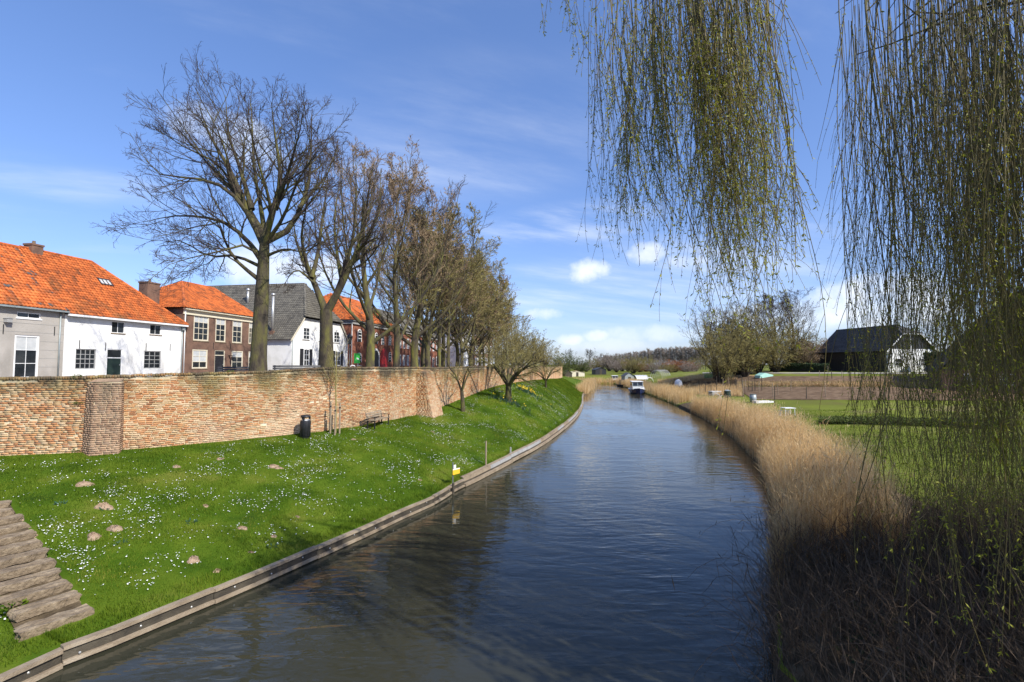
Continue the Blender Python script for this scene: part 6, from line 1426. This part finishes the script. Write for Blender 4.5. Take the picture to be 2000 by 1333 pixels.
shed('low_shed', 'long yellowish low shed by the far end of the wall', 1126, 731, 160, 5, 2.5, 1.5, .5, MT['cream'], MT['straw'], R(5))
shed('garden_shed', 'small dark garden shed beside the far wall end', 1107, 728, 152, 2.6, 2.4, 1.8, 1.0, MT['dark_timber'], MT['slate'], R(20))
shed('plot_shed', 'grey blue allotment shed above the moored boats', 1226, 744, 128, 2.6, 2.4, 2.2, .8, MT['zinc'], MT['slate'], R(10))
shed('far_farmhouse', 'distant orange roofed farmhouse behind the bushes', 1221, 712, 235, 8, 6, 2, 2.2, MT['cream'], MT['tile_moss'], R(60))

# ================================================================== barn with white gable
cA = at(1735, 712, 80); za = float(zR(cA.x, cA.y))-.1; dirS = Vector((-1.7, 12, 0)).normalized(); dirG = Vector((dirS.y, -dirS.x, 0)); ang = math.atan2(dirG.y, dirG.x)
b = thing('barn', 'black timber barn with dark roof and white lower gable by the path', 'barn', (cA.x, cA.y, za), ang)
W_, D_ = 9.0, 15.0; h = at(1735, 682, 80).z-za; rt_ = at(1720, 637, 84).z-za; 
MB().box(0, W_, 0, .3, 0, h).build('gable_wall', MT['white_plaster'], b)
hf_ = h+(rt_-h)*.62; xf = W_/2*(hf_-h)/(rt_-h)
MB().prism([(0,h+.001),(W_,h+.001),(W_-xf,hf_),(xf,hf_)], 0, .3).build('gable_boards', MT['black'], b)
for k in range(1, 12): x = W_*k/12; zt_ = h+(hf_-h)*min(1, min(x, W_-x)/xf); MB().box(x-.03, x+.03, -.03, -.002, h+.02, zt_-.02).build('batten', MT['black'], b)
MB().face([(0,.3,0),(0,D_,0),(0,D_,h),(0,.3,h)]).face([(W_,.3,0),(W_,D_,0),(W_,D_,h),(W_,.3,h)]).face([(0,D_,0),(W_,D_,0),(W_,D_,h),(W_/2,D_,rt_),(0,D_,h)]).build('side_wall', MT['black'], b)
roof(b, [[(-.5,D_+.3,h-.35),(-.5,-.3,h-.35),(xf,-.3,hf_+.1),(W_/2,2.4,rt_),(W_/2,D_+.3,rt_)], [(W_+.5,-.3,h-.35),(W_+.5,D_+.3,h-.35),(W_/2,D_+.3,rt_),(W_/2,2.4,rt_),(W_-xf,-.3,hf_+.1)], [(xf-.3,-.4,hf_+.02),(W_-xf+.3,-.4,hf_+.02),(W_/2,2.4,rt_)]], MT['slate'], 0, [((W_/2,2.4,rt_+.05),(W_/2,D_+.3,rt_+.05))], w=.35, h=.4)
for s_ in (0, 1):
    x0, x1 = (-.55, xf) if s_ == 0 else (W_+.55, W_-xf); MB().prism([(x0,h-.6),(x1,hf_-.12),(x1,hf_+.12),(x0,h-.34)], -.42, -.32).build('verge_board', MT['white'], b)
MB().box(xf-.1, W_-xf+.1, -.45, -.35, hf_-.15, hf_+.01).build('hip_board', MT['white'], b)
MB().prism([(-.55,h-.5),(W_/2,rt_-.1),(W_/2,rt_+.1),(-.55,h-.25)], D_+.31, D_+.41).build('verge_board', MT['white'], b)
MB().box(W_/2-.09, W_/2+.09, -.05, -.032, h, hf_).build('mullion', MT['white'], b)
for x in (1.2, 6.2): window(b, x, x+1.5, 1.0, 2.4, 2, 2, MT['white'], .1, y=-.04)
# big roofed farm building behind the willow strands
cB = at(1838, 715, 58); zb_ = float(zR(cB.x, cB.y))-.1; b = thing('farm_building', 'large dark roofed farm building half hidden by the willow strands', 'barn', (cB.x, cB.y, zb_), R(-36))
W2, D2, h2 = 16.0, 14.0, 2.6; r2 = at(1960, 575, 58).z-zb_
MB().box(0, W2, 0, D2, 0, h2).build('wall', MT['house_brick'], b)
MB().prism([(0,h2+.001),(W2,h2+.001),(W2/2,r2)], .1, D2-.1).build('gable', MT['dark_timber'], b)
roof(b, [[(-.4,D2+.2,h2-.2),(-.4,-.4,h2-.2),(W2/2,-.4,r2+.1),(W2/2,D2+.2,r2+.1)], [(W2+.4,-.4,h2-.2),(W2+.4,D2+.2,h2-.2),(W2/2,D2+.2,r2+.1),(W2/2,-.4,r2+.1)]], MT['slate'], w=.4, h=.45)
for x in (2, 5, 10, 13): window(b, x, x+1.2, .9, 2.2, 2, 2, MT['white'], .1, y=-.04)
